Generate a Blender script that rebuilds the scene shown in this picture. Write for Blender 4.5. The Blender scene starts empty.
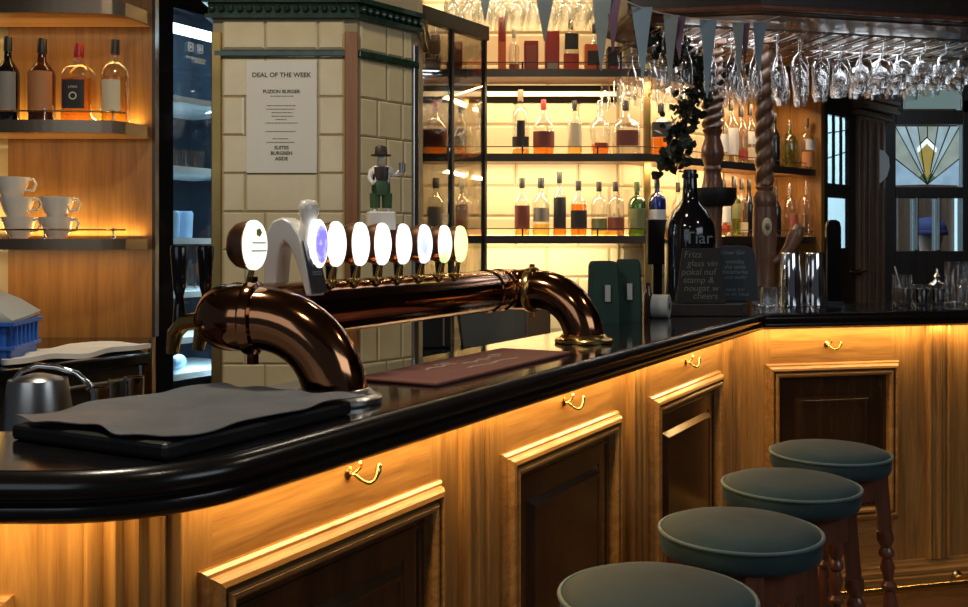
import bpy, bmesh, math, random
from mathutils import Vector, Matrix
random.seed(7)
SC = bpy.context.scene
COL = SC.collection
H = 1.45                      # camera height
F = 1000.0
PI = math.pi
sin, cos = math.sin, math.cos

def P(x, y, d):
    return Vector(((x - 484) / F * d, d, H - (y - 244) / F * d))
def PX(x, d):
    return (x - 484) / F * d
def PZ(y, d):
    return H - (y - 244) / F * d

# ------------------------------------------------------------------ materials
def principled(name):
    m = bpy.data.materials.new(name); m.use_nodes = True
    nt = m.node_tree
    return m, nt, nt.nodes['Principled BSDF']

def mat(name, col, rough=.5, metal=0.0, coat=0.0, emit=None, es=0.0, noise=0.0, nscale=8.0, bump=0.0, sheen=0.0, spec=.5):
    m, nt, b = principled(name)
    b.inputs['Base Color'].default_value = (*col, 1)
    b.inputs['Roughness'].default_value = rough
    b.inputs['Metallic'].default_value = metal
    b.inputs['Coat Weight'].default_value = coat
    b.inputs['Coat Roughness'].default_value = .1
    b.inputs['Specular IOR Level'].default_value = spec
    if sheen:
        b.inputs['Sheen Weight'].default_value = sheen
        b.inputs['Sheen Roughness'].default_value = .4
    if emit:
        b.inputs['Emission Color'].default_value = (*emit, 1)
        b.inputs['Emission Strength'].default_value = es
    if noise or bump:
        tc = nt.nodes.new('ShaderNodeTexCoord')
        n = nt.nodes.new('ShaderNodeTexNoise'); n.inputs['Scale'].default_value = nscale
        n.inputs['Detail'].default_value = 5
        nt.links.new(tc.outputs['Object'], n.inputs['Vector'])
        if noise:
            r = nt.nodes.new('ShaderNodeValToRGB')
            r.color_ramp.elements[0].position = .3; r.color_ramp.elements[1].position = .7
            r.color_ramp.elements[0].color = (*[c * (1 - noise) for c in col], 1)
            r.color_ramp.elements[1].color = (*[min(1, c * (1 + noise)) for c in col], 1)
            nt.links.new(n.outputs['Fac'], r.inputs['Fac']); nt.links.new(r.outputs['Color'], b.inputs['Base Color'])
        if bump:
            bp = nt.nodes.new('ShaderNodeBump'); bp.inputs['Strength'].default_value = bump; bp.inputs['Distance'].default_value = .01
            nt.links.new(n.outputs['Fac'], bp.inputs['Height']); nt.links.new(bp.outputs['Normal'], b.inputs['Normal'])
    return m

def wood(name, c1, c2, axis='z', rough=.35, coat=.3, scale=1.0):
    m, nt, b = principled(name)
    tc = nt.nodes.new('ShaderNodeTexCoord'); mp = nt.nodes.new('ShaderNodeMapping')
    s = {'z': (22, 22, 1.3), 'x': (1.3, 22, 22), 'y': (22, 1.3, 22)}[axis]
    mp.inputs['Scale'].default_value = [q * scale for q in s]
    n = nt.nodes.new('ShaderNodeTexNoise'); n.inputs['Scale'].default_value = 1.0; n.inputs['Detail'].default_value = 7
    n.inputs['Roughness'].default_value = .65; n.inputs['Distortion'].default_value = .9
    n2 = nt.nodes.new('ShaderNodeTexNoise'); n2.inputs['Scale'].default_value = 5.0; n2.inputs['Detail'].default_value = 3
    mx = nt.nodes.new('ShaderNodeMath'); mx.operation = 'MULTIPLY_ADD'; mx.inputs[1].default_value = .35
    r = nt.nodes.new('ShaderNodeValToRGB')
    r.color_ramp.elements[0].position = .42; r.color_ramp.elements[1].position = .82
    r.color_ramp.elements[0].color = (*c2, 1); r.color_ramp.elements[1].color = (*c1, 1)
    nt.links.new(tc.outputs['Object'], mp.inputs['Vector'])
    nt.links.new(mp.outputs['Vector'], n.inputs['Vector']); nt.links.new(mp.outputs['Vector'], n2.inputs['Vector'])
    nt.links.new(n2.outputs['Fac'], mx.inputs[0]); nt.links.new(n.outputs['Fac'], mx.inputs[2])
    nt.links.new(mx.outputs[0], r.inputs['Fac']); nt.links.new(r.outputs['Color'], b.inputs['Base Color'])
    bp = nt.nodes.new('ShaderNodeBump'); bp.inputs['Strength'].default_value = .12; bp.inputs['Distance'].default_value = .003
    nt.links.new(n.outputs['Fac'], bp.inputs['Height']); nt.links.new(bp.outputs['Normal'], b.inputs['Normal'])
    b.inputs['Roughness'].default_value = rough; b.inputs['Coat Weight'].default_value = coat
    b.inputs['Coat Roughness'].default_value = .15
    return m

def thin(name, tint, rough=.03, base=.06, edge=.8, gcol=(1, 1, 1)):
    """clear thin glass or a clear liquid: tinted see-through plus a mirror reflection that grows towards grazing angles"""
    m = bpy.data.materials.new(name); m.use_nodes = True
    nt = m.node_tree; nt.nodes.clear()
    o = nt.nodes.new('ShaderNodeOutputMaterial'); mix = nt.nodes.new('ShaderNodeMixShader')
    t = nt.nodes.new('ShaderNodeBsdfTransparent'); t.inputs['Color'].default_value = (*tint, 1)
    g = nt.nodes.new('ShaderNodeBsdfGlossy'); g.inputs['Roughness'].default_value = rough; g.inputs['Color'].default_value = (*gcol, 1)
    lw = nt.nodes.new('ShaderNodeLayerWeight'); lw.inputs['Blend'].default_value = .35
    mr = nt.nodes.new('ShaderNodeMapRange'); mr.inputs['To Min'].default_value = base; mr.inputs['To Max'].default_value = edge
    nt.links.new(lw.outputs['Facing'], mr.inputs['Value']); nt.links.new(mr.outputs['Result'], mix.inputs['Fac'])
    nt.links.new(t.outputs[0], mix.inputs[1]); nt.links.new(g.outputs[0], mix.inputs[2]); nt.links.new(mix.outputs[0], o.inputs['Surface'])
    return m

M = dict(
    oak_v=wood('oak', (.44, .225, .066), (.19, .082, .022), 'z', scale=1.6),
    oak_h=wood('oak_rail', (.46, .235, .07), (.21, .092, .025), 'x', scale=1.6),
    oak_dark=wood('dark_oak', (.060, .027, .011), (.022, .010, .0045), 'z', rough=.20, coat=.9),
    cab=wood('cabinet_veneer', (.31, .148, .036), (.155, .066, .015), 'z', rough=.4, coat=.15),
    cab_h=wood('shelf_veneer', (.34, .18, .08), (.20, .09, .035), 'x', rough=.4, coat=.15),
    mahog=wood('mahogany', (.19, .068, .038), (.085, .030, .018), 'z', rough=.28, coat=.5),
    colw=wood('column_wood', (.20, .095, .05), (.09, .04, .02), 'z', rough=.35, coat=.3),
    darkwood=wood('black_brown_wood', (.030, .018, .013), (.012, .007, .005), 'z', rough=.4, coat=.2),
    doorwood=wood('door_wood', (.22, .13, .085), (.10, .055, .036), 'z', rough=.35, coat=.3),
    top=mat('black_worktop', (.010, .008, .009), .10, coat=.4, noise=.3, nscale=30),
    nosing=wood('black_nosing', (.012, .009, .008), (.006, .004, .004), 'x', rough=.22, coat=.0),
    black=mat('black', (.008, .008, .009), .45),
    matt=mat('matt_black', (.008, .007, .006), .95, spec=.05),
    blackgloss=mat('black_gloss', (.006, .006, .007), .12),
    shelfedge=mat('bronze_edge', (.15, .12, .10), .30, metal=.8),
    shelfmetal=mat('bronze_band', (.26, .20, .14), .32, metal=.85),
    copper=mat('copper', (.36, .165, .08), .11, metal=1.0, noise=.12, nscale=5),
    copper2=mat('brushed_copper', (.46, .24, .14), .32, metal=1.0),
    brass=mat('brass', (.72, .48, .17), .22, metal=1.0),
    brassold=mat('old_brass', (.36, .25, .09), .38, metal=1.0, noise=.2),
    chrome=mat('chrome', (.78, .78, .80), .07, metal=1.0),
    raild=mat('dark_rail', (.16, .14, .12), .45, metal=.8),
    star=mat('badge_star', (.45, .50, .18), .5),
    glare_chrome=mat('chrome_white_glare', (.92, .91, .88), .28, metal=.15),  # near-white base colour carries the arch's bright chrome reflection
    steel=mat('steel', (.55, .54, .52), .28, metal=1.0),
    tile=mat('cream_tile', (.66, .55, .33), .14, coat=.4, noise=.06, nscale=14),
    grout=mat('grout', (.33, .27, .16), .8),
    green_tile=mat('green_tile', (.018, .042, .026), .15, coat=.5, noise=.4, nscale=30),
    strip=wood('corner_strip', (.30, .115, .022), (.17, .062, .012), 'z', rough=.4),
    plaster=mat('plaster', (.30, .26, .20), .8, noise=.1),
    wallwhite=mat('white_wall_tile', (.62, .52, .35), .35),
    ceil=mat('ceiling_paint', (.16, .13, .10), .8),
    floor=wood('floor_boards', (.16, .075, .035), (.08, .034, .016), 'x', rough=.3, coat=.3, scale=.4),
    velvet=mat('teal_velvet', (.009, .034, .040), .7, noise=.35, nscale=7, sheen=.08, bump=.05),
    piping=mat('teal_piping', (.07, .13, .13), .5, sheen=.3),
    paper=mat('paper', (.74, .71, .64), .8, noise=.03),
    ink=mat('ink', (.06, .055, .05), .8),
    white=mat('white_china', (.86, .82, .74), .2, coat=.4),
    cloth=mat('white_cloth', (.84, .80, .72), .85, bump=.1, nscale=20),
    greycloth=mat('grey_sheet', (.155, .165, .18), .42, noise=.15, nscale=9, bump=.3),
    palecloth=mat('pale_grey_cloth', (.44, .45, .44), .8, bump=.2, nscale=10),
    blue=mat('blue_crate', (.03, .14, .55), .4),
    mat_brown=mat('brown_bar_mat', (.19, .062, .045), .7, noise=.1, nscale=60),
    mat_ink=mat('mat_lettering', (.42, .30, .22), .6),
    glass=thin('clear_glass', (.95, .96, .95), base=.05, edge=.75),
    wineglass=thin('wine_glass_clear', (.94, .95, .96), base=.07, edge=.9, rough=.05),
    screen=thin('screen_glass', (.70, .67, .62), base=.05, edge=.6),
    winglass=thin('window_glass', (.95, .97, .98), base=.02, edge=.5),
    gl_green=thin('green_glass', (.18, .34, .05), base=.06, edge=.6),
    gl_blue=thin('blue_glass', (.03, .07, .50), base=.06, edge=.6),
    gl_dark=mat('dark_glass', (.006, .006, .009), .08, coat=.5),
    gl_brown=mat('brown_glass', (.06, .015, .008), .1, coat=.5),
    gl_palegreen=thin('pale_green_glass', (.62, .76, .38), base=.07, edge=.7),
    amber=thin('amber_spirit', (.97, .70, .34), base=.03, edge=.2),
    pale=thin('pale_spirit', (.97, .82, .42), base=.03, edge=.2),
    orange=thin('orange_spirit', (.98, .55, .16), base=.03, edge=.2),
    clearsp=thin('clear_spirit', (.95, .93, .88), base=.03, edge=.2),
    darkdrink=mat('dark_drink', (.03, .012, .008), .2),
    l_maroon=mat('maroon_label', (.27, .075, .05), .6),
    l_black=mat('black_label', (.035, .030, .028), .5),
    l_cream=mat('cream_label', (.80, .68, .46), .6),
    l_orange=mat('orange_label', (.52, .22, .08), .6),
    l_grey=mat('grey_label', (.30, .28, .24), .6),
    l_green=mat('green_label', (.22, .24, .10), .6),
    l_red=mat('red_label', (.42, .05, .03), .6),
    l_white=mat('white_label', (.7, .72, .74), .6),
    redbox=mat('red_box', (.30, .022, .018), .45),
    orangebox=mat('orange_box', (.62, .12, .025), .45),
    redcap=mat('red_wax', (.40, .015, .02), .4),
    greenbag=mat('dark_green_cloth', (.010, .040, .034), .8, noise=.2, bump=.15),
    cardboard=mat('brown_board', (.13, .075, .04), .7),
    bin=mat('grey_plastic', (.16, .165, .15), .45),
    slate=mat('chalkboard', (.006, .006, .007), .6, noise=.3, nscale=9),
    slate2=mat('blue_chalkboard', (.012, .022, .036), .55, noise=.2, nscale=9),
    chalk=mat('chalk', (.15, .14, .125), .9),
    chalk2=mat('grey_chalk', (.15, .19, .22), .9),
    pen1=mat('blue_pennant', (.17, .25, .33), .8, noise=.1),
    pen2=mat('grey_pennant', (.20, .24, .25), .8, noise=.1),
    pen3=mat('plum_pennant', (.13, .07, .12), .8),
    string=mat('string', (.5, .45, .38), .8),
    leaf=mat('dark_leaf', (.010, .016, .010), .5),
    stem=mat('dark_stem', (.02, .014, .01), .7),
    skin=mat('skin', (.55, .36, .26), .5),
    navy=mat('navy_knit', (.012, .022, .10), .8),
    coatm=mat('dark_coat', (.02, .02, .025), .8),
    fridgein=mat('fridge_liner', (.014, .026, .042), .35),
    fridgeshelf=mat('fridge_shelf', (.72, .80, .82), .35),
    can=mat('blue_can', (.30, .48, .68), .35),
    mirror=mat('tap_side', (.10, .095, .10), .3, metal=.6),
    figgreen=mat('fig_green', (.05, .11, .04), .5),
    figdark=mat('fig_dark', (.04, .022, .016), .5),
    beard=mat('fig_beard', (.62, .52, .36), .6),
    led_warm=mat('warm_led', (1, .8, .5), .5, emit=(1, .66, .28), es=4.5),
    led_cool=mat('cool_led', (.8, .95, 1), .5, emit=(.72, .95, 1), es=9),
    lead=mat('lead_came', (.06, .07, .06), .5),
    outside=mat('daylight_view', (.4, .55, .6), .5, emit=(.50, .78, .90), es=1.0),
)
def glow(name, col, s, noise_col=None, nscale=30, t0=.45, t1=.6):
    m, nt, b = principled(name)
    b.inputs['Base Color'].default_value = (*col, 1); b.inputs['Roughness'].default_value = .3
    b.inputs['Emission Color'].default_value = (*col, 1); b.inputs['Emission Strength'].default_value = s
    if noise_col:
        tc = nt.nodes.new('ShaderNodeTexCoord'); n = nt.nodes.new('ShaderNodeTexNoise'); n.inputs['Scale'].default_value = nscale
        r = nt.nodes.new('ShaderNodeValToRGB'); r.color_ramp.elements[0].position = t0; r.color_ramp.elements[1].position = t1
        r.color_ramp.elements[0].color = (*col, 1); r.color_ramp.elements[1].color = (*noise_col, 1)
        nt.links.new(tc.outputs['Object'], n.inputs['Vector']); nt.links.new(n.outputs['Fac'], r.inputs['Fac'])
        nt.links.new(r.outputs['Color'], b.inputs['Emission Color'])
    return m

# ------------------------------------------------------------------ mesh builder
class MB:
    def __init__(s): s.v = []; s.f = []
    def add(s, vs, fs, mtx=None):
        o = len(s.v)
        s.v += [tuple(mtx @ Vector(v)) if mtx else tuple(v) for v in vs]
        s.f += [tuple(i + o for i in f) for f in fs]
        return s
    def box(s, c, d, mtx=None, rz=0):
        x, y, z = d[0] / 2, d[1] / 2, d[2] / 2
        vs = [(-x, -y, -z), (x, -y, -z), (x, y, -z), (-x, y, -z), (-x, -y, z), (x, -y, z), (x, y, z), (-x, y, z)]
        m = Matrix.Translation(c) @ Matrix.Rotation(rz, 4, 'Z')
        if mtx: m = mtx @ m
        return s.add(vs, [(0, 3, 2, 1), (4, 5, 6, 7), (0, 1, 5, 4), (1, 2, 6, 5), (2, 3, 7, 6), (3, 0, 4, 7)], m)
    def bb(s, x0, x1, y0, y1, z0, z1, mtx=None):
        return s.box(((x0 + x1) / 2, (y0 + y1) / 2, (z0 + z1) / 2), (abs(x1 - x0), abs(y1 - y0), abs(z1 - z0)), mtx)
    def lathe(s, prof, c=(0, 0, 0), n=24, mtx=None, sq=0, cap0=True, cap1=True, sx=1, sy=1):
        vs = []; fs = []
        for r, z in prof:
            for k in range(n):
                a = 2 * PI * k / n
                q = 1.0
                if sq: q = (abs(cos(a)) ** sq + abs(sin(a)) ** sq) ** (-1.0 / sq)
                vs.append((c[0] + r * q * cos(a) * sx, c[1] + r * q * sin(a) * sy, c[2] + z))
        for i in range(len(prof) - 1):
            for k in range(n):
                k2 = (k + 1) % n
                fs.append((i * n + k, i * n + k2, (i + 1) * n + k2, (i + 1) * n + k))
        if cap0: fs.append(tuple(range(n - 1, -1, -1)))
        if cap1: fs.append(tuple((len(prof) - 1) * n + k for k in range(n)))
        return s.add(vs, fs, mtx)
    def tube(s, pts, r, n=12, caps=True, mtx=None, closed=False):
        pts = [Vector(p) for p in pts]; N = len(pts)
        rs = r if isinstance(r, (list, tuple)) else [r] * N
        vs = []; fs = []; up = None
        for i, p in enumerate(pts):
            if closed: t = pts[(i + 1) % N] - pts[i - 1]
            else: t = pts[min(i + 1, N - 1)] - pts[max(i - 1, 0)]
            t.normalize()
            if up is None:
                up = Vector((0, 0, 1)) if abs(t.z) < .9 else Vector((1, 0, 0))
            a = up - t * up.dot(t)
            if a.length < 1e-5: a = t.orthogonal()
            a.normalize(); b = t.cross(a); up = a
            for k in range(n):
                q = 2 * PI * k / n
                vs.append(p + (a * cos(q) + b * sin(q)) * rs[i])
        for i in range(N if closed else N - 1):
            j = (i + 1) % N
            for k in range(n):
                k2 = (k + 1) % n
                fs.append((i * n + k, i * n + k2, j * n + k2, j * n + k))
        if caps and not closed:
            fs.append(tuple(range(n - 1, -1, -1))); fs.append(tuple((N - 1) * n + k for k in range(n)))
        return s.add(vs, fs, mtx)
    def rings(s, rings, cap0=True, cap1=True, mtx=None):
        n = len(rings[0]); vs = [v for r in rings for v in r]; fs = []
        for i in range(len(rings) - 1):
            for k in range(n):
                k2 = (k + 1) % n
                fs.append((i * n + k, i * n + k2, (i + 1) * n + k2, (i + 1) * n + k))
        if cap0: fs.append(tuple(range(n - 1, -1, -1)))
        if cap1: fs.append(tuple((len(rings) - 1) * n + k for k in range(n)))
        return s.add(vs, fs, mtx)
    def prism(s, poly, z0, z1, mtx=None):
        return s.rings([[(x, y, z0) for x, y in poly], [(x, y, z1) for x, y in poly]], mtx=mtx)
    def extrude_x(s, prof, x0, x1, mtx=None):
        return s.rings([[(x0, y, z) for y, z in prof], [(x1, y, z) for y, z in prof]], mtx=mtx)
    def build(s, name, m, parent=None, smooth=None, bevel=0, seg=2, loc=None, rz=0):
        me = bpy.data.meshes.new(name); me.from_pydata(s.v, [], s.f)
        b = bmesh.new(); b.from_mesh(me); bmesh.ops.recalc_face_normals(b, faces=b.faces); b.to_mesh(me); b.free()
        if m: me.materials.append(m)
        if smooth is not None:
            for p in me.polygons: p.use_smooth = True
            me.set_sharp_from_angle(angle=math.radians(smooth))
        o = bpy.data.objects.new(name, me); COL.objects.link(o)
        if parent: o.parent = parent
        if loc is not None: o.location = loc
        o.rotation_euler.z = rz
        if bevel:
            bv = o.modifiers.new('edge', 'BEVEL'); bv.width = bevel; bv.segments = seg; bv.limit_method = 'ANGLE'; bv.angle_limit = math.radians(40)
        return o

def tag(o, label, cat, group=None, kind=None):
    o['label'] = label; o['category'] = cat
    if group: o['group'] = group
    if kind: o['kind'] = kind
    return o
def thing(name, label, cat, loc=(0, 0, 0), rz=0, group=None):
    o = bpy.data.objects.new(name, None); COL.objects.link(o)
    o.location = loc; o.rotation_euler.z = rz
    return tag(o, label, cat, group)
def struct(o):
    o['kind'] = 'structure'; return o
def dup(root, loc, rz=None, label=None, group=None):
    r = root.copy(); COL.objects.link(r); r.location = loc
    if rz is not None: r.rotation_euler.z = rz
    if label: r['label'] = label
    if group: r['group'] = group
    for ch in list(root.children):
        c = ch.copy(); COL.objects.link(c); c.parent = r
        for g in list(ch.children):
            d = g.copy(); COL.objects.link(d); d.parent = c
    return r
def text(name, body, size, m, parent, mtx, align='CENTER', ext=.0004, shear=0, bold=0):
    cu = bpy.data.curves.new(name, 'FONT'); cu.body = body; cu.size = size; cu.align_x = align; cu.extrude = ext; cu.shear = shear; cu.offset = bold
    o = bpy.data.objects.new(name + '_tmp', cu); COL.objects.link(o)
    dg = bpy.context.evaluated_depsgraph_get()
    me = bpy.data.meshes.new_from_object(o.evaluated_get(dg))
    bpy.data.objects.remove(o)
    me.transform(mtx); me.materials.clear(); me.materials.append(m); me.name = name
    r = bpy.data.objects.new(name, me); COL.objects.link(r)
    if parent: r.parent = parent
    return r
UP = Matrix.Rotation(PI / 2, 4, 'X')      # text lying in xy stands up facing -y
T = Matrix.Translation

def isect(p, d, q, e):
    # p + a d = q + b e
    det = d[0] * (-e[1]) + e[0] * d[1]
    rx, ry = q[0] - p[0], q[1] - p[1]
    a = (rx * (-e[1]) + e[0] * ry) / det
    return (p[0] + a * d[0], p[1] + a * d[1])
def offset_poly(poly, a):
    n = len(poly)
    area = sum(poly[i][0] * poly[(i + 1) % n][1] - poly[(i + 1) % n][0] * poly[i][1] for i in range(n))
    sg = 1 if area > 0 else -1
    out = []
    for i in range(n):
        p0, p1, p2 = Vector(poly[i - 1]), Vector(poly[i]), Vector(poly[(i + 1) % n])
        d1 = (p1 - p0).normalized(); d2 = (p2 - p1).normalized()
        n1 = Vector((-d1.y, d1.x)) * sg; n2 = Vector((-d2.y, d2.x)) * sg
        b = (n1 + n2)
        b = b / max(.3, b.dot(n1)) if b.length > 1e-6 else n1
        out.append(tuple(p1 + b * a))
    return out
def arc_corner(p, d_in, d_out, R, n=10):
    """points rounding corner p between unit directions"""
    d_in = Vector(d_in).normalized(); d_out = Vector(d_out).normalized(); p = Vector(p)
    ang = d_in.angle(d_out); tl = R * math.tan(ang / 2)
    a = p - d_in * tl
    cr = d_in.x * d_out.y - d_in.y * d_out.x
    s = 1 if cr > 0 else -1
    c = a + Vector((-d_in.y, d_in.x)) * s * R
    v = a - c; out = []
    for k in range(n + 1):
        q = s * ang * k / n
        out.append((c.x + v.x * cos(q) - v.y * sin(q), c.y + v.x * sin(q) + v.y * cos(q)))
    return out

# ------------------------------------------------------------------ bar geometry
C0 = (1.085, 3.85)
U = (.4756, .8797)                 # along the long bar, away from the viewer
NB = (.8797, -.4756)               # outwards to the customers
V = (.9724, .2334)                 # along the right-hand counter
ZT = H - .269                      # worktop top
ZN = H - .331                      # underside of the nosing
INW = (C0[0] - .40 * NB[0], C0[1] - .40 * NB[1])
def bar(t, off):                   # t from the corner towards the viewer, off from the nosing inwards
    return (C0[0] - U[0] * t - NB[0] * off, C0[1] - U[1] * t - NB[1] * off)
cornerE = isect(C0, U, (0, 1.165), (1, 0))
Rin = (C0[0] - .2334 * .55, C0[1] + .9724 * .55)
Ic = isect(INW, U, Rin, V)
Ie = isect(INW, U, (0, 1.45), (1, 0))
R1 = (C0[0] + V[0] * 1.9, C0[1] + V[1] * 1.9)
R2 = (R1[0] - .2334 * .55, R1[1] + .9724 * .55)
outer = [R1, C0] + arc_corner(cornerE, (-U[0], -U[1]), (-1, 0), .25, 14) + [(-1.05, 1.165)]
poly = outer + [(-1.05, 1.45), Ie, Ic, R2]
prof = [(.035, ZN + .0), (.016, ZN + .0), (.008, ZN + .004), (.001, ZN + .010), (0, ZN + .016), (.002, ZN + .022), (.010, ZN + .026), (.010, ZN + .029),
        (.003, ZN + .032), (0, ZN + .038), (.001, ZN + .046), (.005, ZN + .054), (.012, ZN + .060), (.020, ZT)]
wt = thing('bar_worktop', 'long black polished bar worktop with moulded edge, carrying the beer font', 'worktop')
rg = []
for a, z in prof:
    rg.append([(x, y, z) for x, y in offset_poly(poly, a)])
MB().rings(rg[:-1] + [rg[-1]], cap0=True, cap1=False).build('nosing', M['nosing'], wt, smooth=35)
# top slab sits flush in the nosing
MB().prism(offset_poly(poly, .020), ZT - .02, ZT + .0008).build('top_surface', M['top'], wt)

# ---- front panels
def moulding_rings(x0, x1, z0, z1, prof):
    out = []
    for a, b in prof:
        out.append([(x0 + a, -b, z0 + a), (x1 - a, -b, z0 + a), (x1 - a, -b, z1 - a), (x0 + a, -b, z1 - a)])
    return out
MPROF = [(0, -.002), (0, .008), (.005, .014), (.010, .015), (.012, .022), (.018, .029), (.026, .031), (.029, .026), (.030, .004), (.036, .004),
         (.037, .026), (.042, .030), (.049, .029), (.055, .022), (.056, .002)]
IPROF = [(.050, .003), (.072, .003), (.073, .007), (.079, .007), (.081, .003), (.128, .003), (.130, .000), (.134, .000), (.148, .014), (.150, .016), (.158, .016), (.160, .013), (.175, .013)]
FT, FB = H - .477, .325
def pilaster_mesh(x, w, z0, z1):
    pr = []
    k = 40
    base = [(-.5, 0), (-.5, .010)]
    pts = [(-.5, .0)]
    for i in range(k + 1):
        q = -.5 + i / k
        yy = .012
        for c, hw, hh in ((-.40, .07, .012), (-.20, .10, .006), (0, .12, .012), (.22, .08, .006), (.40, .07, .012)):
            e = abs(q - c) / hw
            if e < 1: yy = max(yy, .010 + hh * math.sqrt(1 - e * e) + .004)
        pts.append((q, yy))
    pts.append((.5, 0))
    ring = lambda z: [(x + q * w, -yy if i not in (0, len(pts) - 1) else .002, z) for i, (q, yy) in enumerate(pts)]
    return MB().rings([ring(z0), ring(z1)])
def bag_hook(x, z, parent):
    m = MB()
    m.lathe([(.0, 0), (.011, 0), (.012, .003), (.007, .006), (.004, .007)], n=14, mtx=T((x, 0, z)) @ Matrix.Rotation(PI / 2, 4, 'X'))
    pts = [(x, -.006, z)]
    for k in range(13):
        a = k / 12
        pts.append((x + .044 * a, -.012 - .026 * sin(a * PI * .62), z - .022 * sin(a * PI) + .008 * a))
    m.tube(pts, [.0035] * 10 + [.004, .005, .006, .005], 8)
    pts = [(x, -.006, z)] + [(x + .012 * sin(k / 5 * PI), -.012 - .015 * k / 5, z + .022 * k / 5 * (1 if k < 5 else 1)) for k in range(6)]
    m.tube(pts, .003, 8)
    m.lathe([(0, -.006), (.005, -.003), (.006, 0), (.005, .003), (0, .006)], c=(x + .044, -.036, z + .008), n=8)
    return m.build('bag_hook', M['brass'], parent, smooth=50)
def front_unit(label, org, dr, x0, x1, f0, f1, pil=(), hook=None, name='bar_front_panel'):
    rz = math.atan2(dr[1], dr[0])
    r = thing(name, label, 'bar front', (org[0], org[1], 0), rz, 'oak bar front sections')
    for sa_, sb_ in ((x0, f0 + .03), (f1 - .03, x1)): MB().bb(sa_, sb_, 0, .03, .0, ZN - .002).build('stile', M['oak_v'], r)
    m = MB(); m.bb(f0 + .03, f1 - .03, 0, .03, FT - .03, ZN - .002); m.build('top_rail', M['oak_h'], r)
    m = MB(); m.bb(f0 + .03, f1 - .03, 0, .03, 0, FB + .03); m.build('bottom_rail', M['oak_h'], r)
    MB().rings(moulding_rings(f0, f1, FB, FT, MPROF), cap0=False, cap1=False).build('panel_moulding', M['oak_h'], r)
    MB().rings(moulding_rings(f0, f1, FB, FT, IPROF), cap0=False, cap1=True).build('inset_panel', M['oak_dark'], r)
    for px_, w in pil:
        pilaster_mesh(px_, w, .15, ZN - .003).build('pilaster', M['oak_v'], r, smooth=40)
    pr = [(0.001, 0), (-.034, 0), (-.034, .085), (-.028, .092), (-.030, .098), (-.030, .112), (-.022, .122), (-.020, .132), (-.012, .138), (-.010, .148), (.001, .15)]
    MB().extrude_x(pr, x0, x1).build('plinth', M['oak_h'], r)
    if hook is not None: bag_hook(hook, H - .405, r)
    return r
W = (.488, .8729)
O1 = (-.4165, 1.4534)
front_unit('oak bar front section nearest the curved end, under the paper-covered tray', O1, W, -.03, .793, 0, .661, [(.793, .105)], .36)
front_unit('middle oak bar front section of the long counter, below the font foot', O1, W, .793, 1.763, .926, 1.627, [(1.763, .105)], 1.27)
K = (.9725, 3.9365)
front_unit('oak bar front section of the long counter that meets the inner corner', O1, W, 1.763, 2.845, 1.90, 2.666, [(2.762, .09)], 2.27)
front_unit('oak bar front section right of the inner corner, behind the farthest stool', K, V, .0, .932, .1435, .749, [(.932, .11)], .42)
front_unit('oak bar front section at the end of the short counter past the reeded strip', K, V, .932, 1.95, 1.16, 1.78, [], None)
# rounded end
cc = arc_corner(isect(O1, W, (0, 1.36), (1, 0)), (-W[0], -W[1]), (-1, 0), .13, 26)
re = thing('bar_end', 'reeded rounded oak corner at the near end of the bar', 'bar front', (0, 0, 0))
def reed(pts, amp, outw):
    o = []
    for i, p in enumerate(pts): o.append(p)
    return o
cx = sum(p[0] for p in cc) / len(cc)
cen = Vector((cc[0][0], cc[0][1]))
d0 = Vector((-W[0], -W[1])); nn = Vector((-d0.y, d0.x))
cpos = Vector(cc[0]) + (nn if (Vector(cc[-1]) - Vector(cc[0])).dot(nn) > 0 else -nn) * .13
ringp = []
for i, p in enumerate(cc):
    dv = (Vector(p) - cpos).normalized()
    a = .000 + .016 * abs(sin(i / 26 * PI * 5))
    q = Vector(p) + dv * a
    ringp.append((q.x, q.y))
back = [(-.60, 1.36), (-.60, 1.42), (-.45, 1.50), (O1[0] - .03 * W[0] - .03, O1[1] - .03 * W[1] + .03), (O1[0] - .03 * W[0], O1[1] - .03 * W[1])]
cpts = []
full = [(O1[0] - .03 * W[0], O1[1] - .03 * W[1])] + ringp + [(-.60, 1.36)] + back[1:4]
MB().prism(full, .15, ZN - .003).build('reeded_corner', M['oak_v'], re, smooth=50)
MB().prism([(full[0][0] + .02, full[0][1] - .02)] + [((Vector(p) + (Vector(p) - cpos).normalized() * .02).x, (Vector(p) + (Vector(p) - cpos).normalized() * .02).y) for p in cc] + [(-.60, 1.335)] + back[1:4], 0, .15).build('plinth', M['oak_v'], re)
front_unit('oak bar front section turned across the near end of the bar', (-1.05, 1.36), (1, 0), 0, .45, .05, .411, [], None)
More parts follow.
